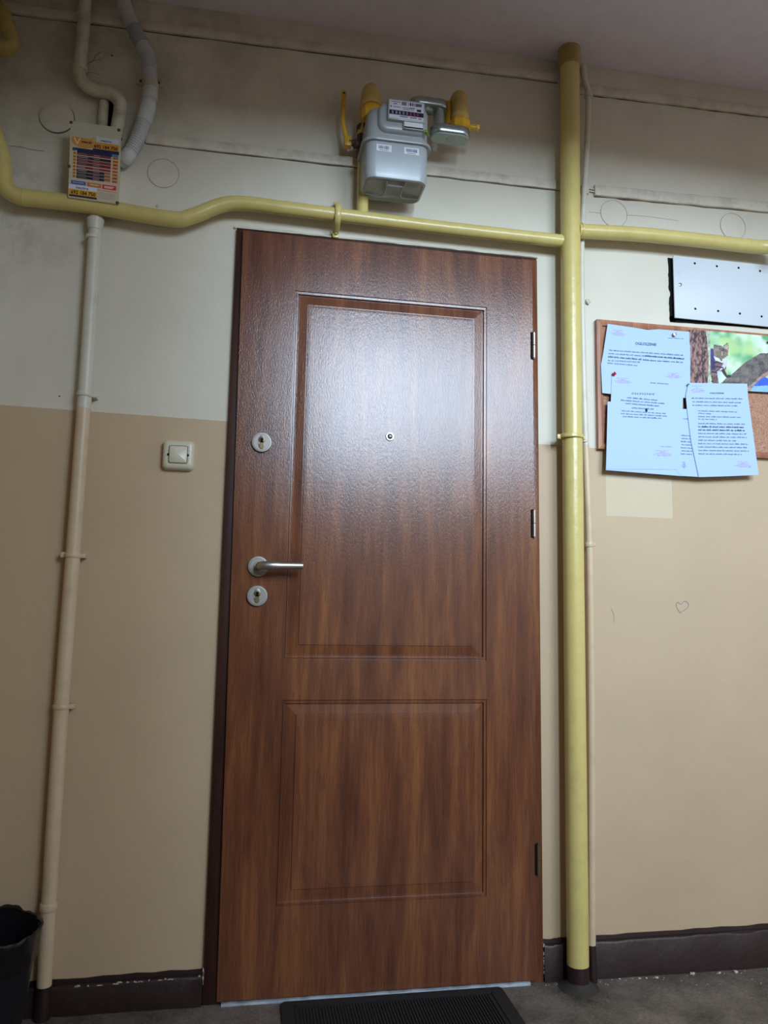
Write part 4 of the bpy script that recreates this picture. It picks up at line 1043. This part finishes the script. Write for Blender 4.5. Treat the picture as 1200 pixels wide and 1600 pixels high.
rows = [(1081, 622, 1160, 623, 2.0), (1082, 627.5, 1159, 629, 2.0), (1082, 633, 1151, 634, 2.0), (1091, 641.5, 1151, 643.5, 2.0), (1091, 645.5, 1111, 646.5, 1.8), (1091, 650.5, 1160, 652, 2.0), (1091, 654.5, 1119, 655.5, 1.8), (1091, 661.5, 1163, 662.5, 2.1)]
rows += [(1091+(k > 4)*.5, 677+k*5.3, 1166+k*.8-(18 if k == 2 else 0)-(12 if k == 6 else 0), 678+k*5.3, 2.1) for k in range(7)]
lines(TD, fD, rows, M['ink'], seed=31)
lines(TD, fD, [(1091, 666.5, 1164, 667.5, 2.6), (1091, 671.5, 1164, 672.5, 2.6)], M['inkbold'], seed=32)
lines(TD, fD, stamp(1079, 603, 22, 9, 0)+stamp(1149, 721, 26, 8, 1), M['stamp'], 'red_stamp', 33, 'pale pink ink stamps')
pin(957.5, 586, -.0275, M['pin_red'], 'red push pin at the left edge of the top notice', .0055, (.35, -.8, .35))
pin(1052.5, 523.5, -.0235, M['chrome'], 'silver push pin near the top right of the upper notice', .0062)
pin(1074, 601.5, -.0295, M['pin_green'], 'tiny dark pin where the notices meet beside the kitten picture', .0022)
pin(1199.5, 535, -.025, M['pin_green'], 'dark green pin at the right edge of the kitten picture', .004)
# ================================================================== DOORMAT
mat_ = thing('doormat', (.46, -.20, 0), 'black ribbed rubber doormat on the floor in front of the door', 'doormat')
mx0, mx1, my0, my1 = .172, .752, -.50, -.034
bm = B(); loft(bm, [[(x, y, z) for x, y in rrect((mx0+mx1)/2, (my0+my1)/2, mx1-mx0-i, my1-my0-i, .012, 4)] for z, i in ((0, 0), (.005, 0), (.0075, .004))])
obj('mat_base', bm, M['rubber'], parent=mat_, smooth=True)
bm = B(); x = mx0+.045
while x < mx1-.045:
    box(bm, x, x+.004, my0+.045, my1-.040, .006, .0105); x += .0078
obj('rib_field', bm, M['rubber'], parent=mat_, kind='stuff', label='field of fine raised rubber ribs')
bm = B()
for a, b, c_, d_ in ((mx0+.034, mx0+.038, my0+.034, my1-.03), (mx1-.038, mx1-.034, my0+.034, my1-.03), (mx0+.034, mx1-.034, my1-.034, my1-.030), (mx0+.034, mx1-.034, my0+.030, my0+.034)):
    box(bm, a, b, c_, d_, .006, .010)
obj('border_ridge', bm, M['rubber'], parent=mat_)
# ================================================================== BIN
bcx, bcy = -.500, -.200
bn = thing('waste_bin', (bcx, bcy, 0), 'black plastic waste bin with liner at the bottom left corner', 'waste bin')
def br(z, r): return [(bcx+r*math.cos(a), bcy+r*math.sin(a), z) for a in [2*math.pi*k/48 for k in range(48)]]
bm = B(); R = [[bm.verts.new(p) for p in br(z*.90, r)] for z, r in ((0, .088), (.004, .092), (.15, .108), (.25, .119), (.255, .1205), (.262, .1205), (.266, .120), (.300, .1245), (.300, .1205), (.15, .104), (.01, .088))]
for a, b in zip(R, R[1:]):
    for k in range(48): bm.faces.new((a[k], a[(k+1) % 48], b[(k+1) % 48], b[k]))
bm.faces.new(R[0][::-1]); bm.faces.new(R[-1])
obj('bin_body', bm, M['bin'], parent=bn, smooth=True)
bm = B(); rr_ = []
for k in range(96):
    a = 2*math.pi*k/96; w = .003*math.sin(5*a+1)+.002*math.sin(11*a)+.0015*math.sin(23*a)
    rr_.append((a, w))
prof = [(.232, .1200, 1.0), (.262, .1235, .7), (.296, .1275, .5), (.306, .1285, 1), (.310, .1265, 1), (.306, .1225, .6), (.22, .112, .5), (.06, .090, .2)]
R = [[bm.verts.new((bcx+(r+w*k_*.6)*math.cos(a), bcy+(r+w*k_*.6)*math.sin(a), z*.90+w*k_)) for a, w in rr_] for z, r, k_ in prof]
for a, b in zip(R, R[1:]):
    for k in range(96): bm.faces.new((a[k], a[(k+1) % 96], b[(k+1) % 96], b[k]))
bm.faces.new(R[-1])
obj('bin_liner', bm, M['bag'], parent=bn, smooth=True)
# ================================================================== CRUMBS
bm = B(); r = random.Random(5)
spots = [(1020, 1523, .005), (1005, 1524, .003), (1072, 1514, .006), (1073, 1514, .003), (1113, 1512, .004), (1136, 1509, .006), (1185, 1503, .005), (968, 1530, .003), (990, 1521, .004)]
def floor_at(px, py):
    v = FW+RT*((px-600)/FPX)-UP*((py-800)/FPX); t = -CZ/v.z; return Vector((CX+v.x*t, CY+v.y*t, 0))
for px, py, s in spots+[(r.uniform(850, 1195), r.uniform(1512, 1540), .0015) for _ in range(26)]:
    p = floor_at(px, py)
    if p.y > -.025: p.y = -.025-r.uniform(0, .01)
    vs = bmesh.ops.create_icosphere(bm, subdivisions=1, radius=s, matrix=Matrix.Translation((p.x, p.y, s*.3)) @ Matrix.Diagonal((1.3, 1, .5, 1)))['verts']
    for v in vs: v.co += Vector((r.uniform(-s, s)*.25,)*3)
    for v in vs: v.co.z = max(0, v.co.z)
obj('plaster_crumbs', bm, M['chip'], kind='stuff', label='small white plaster crumbs on the floor along the right skirting', cat='debris', loc=(1.2, -.05, 0))
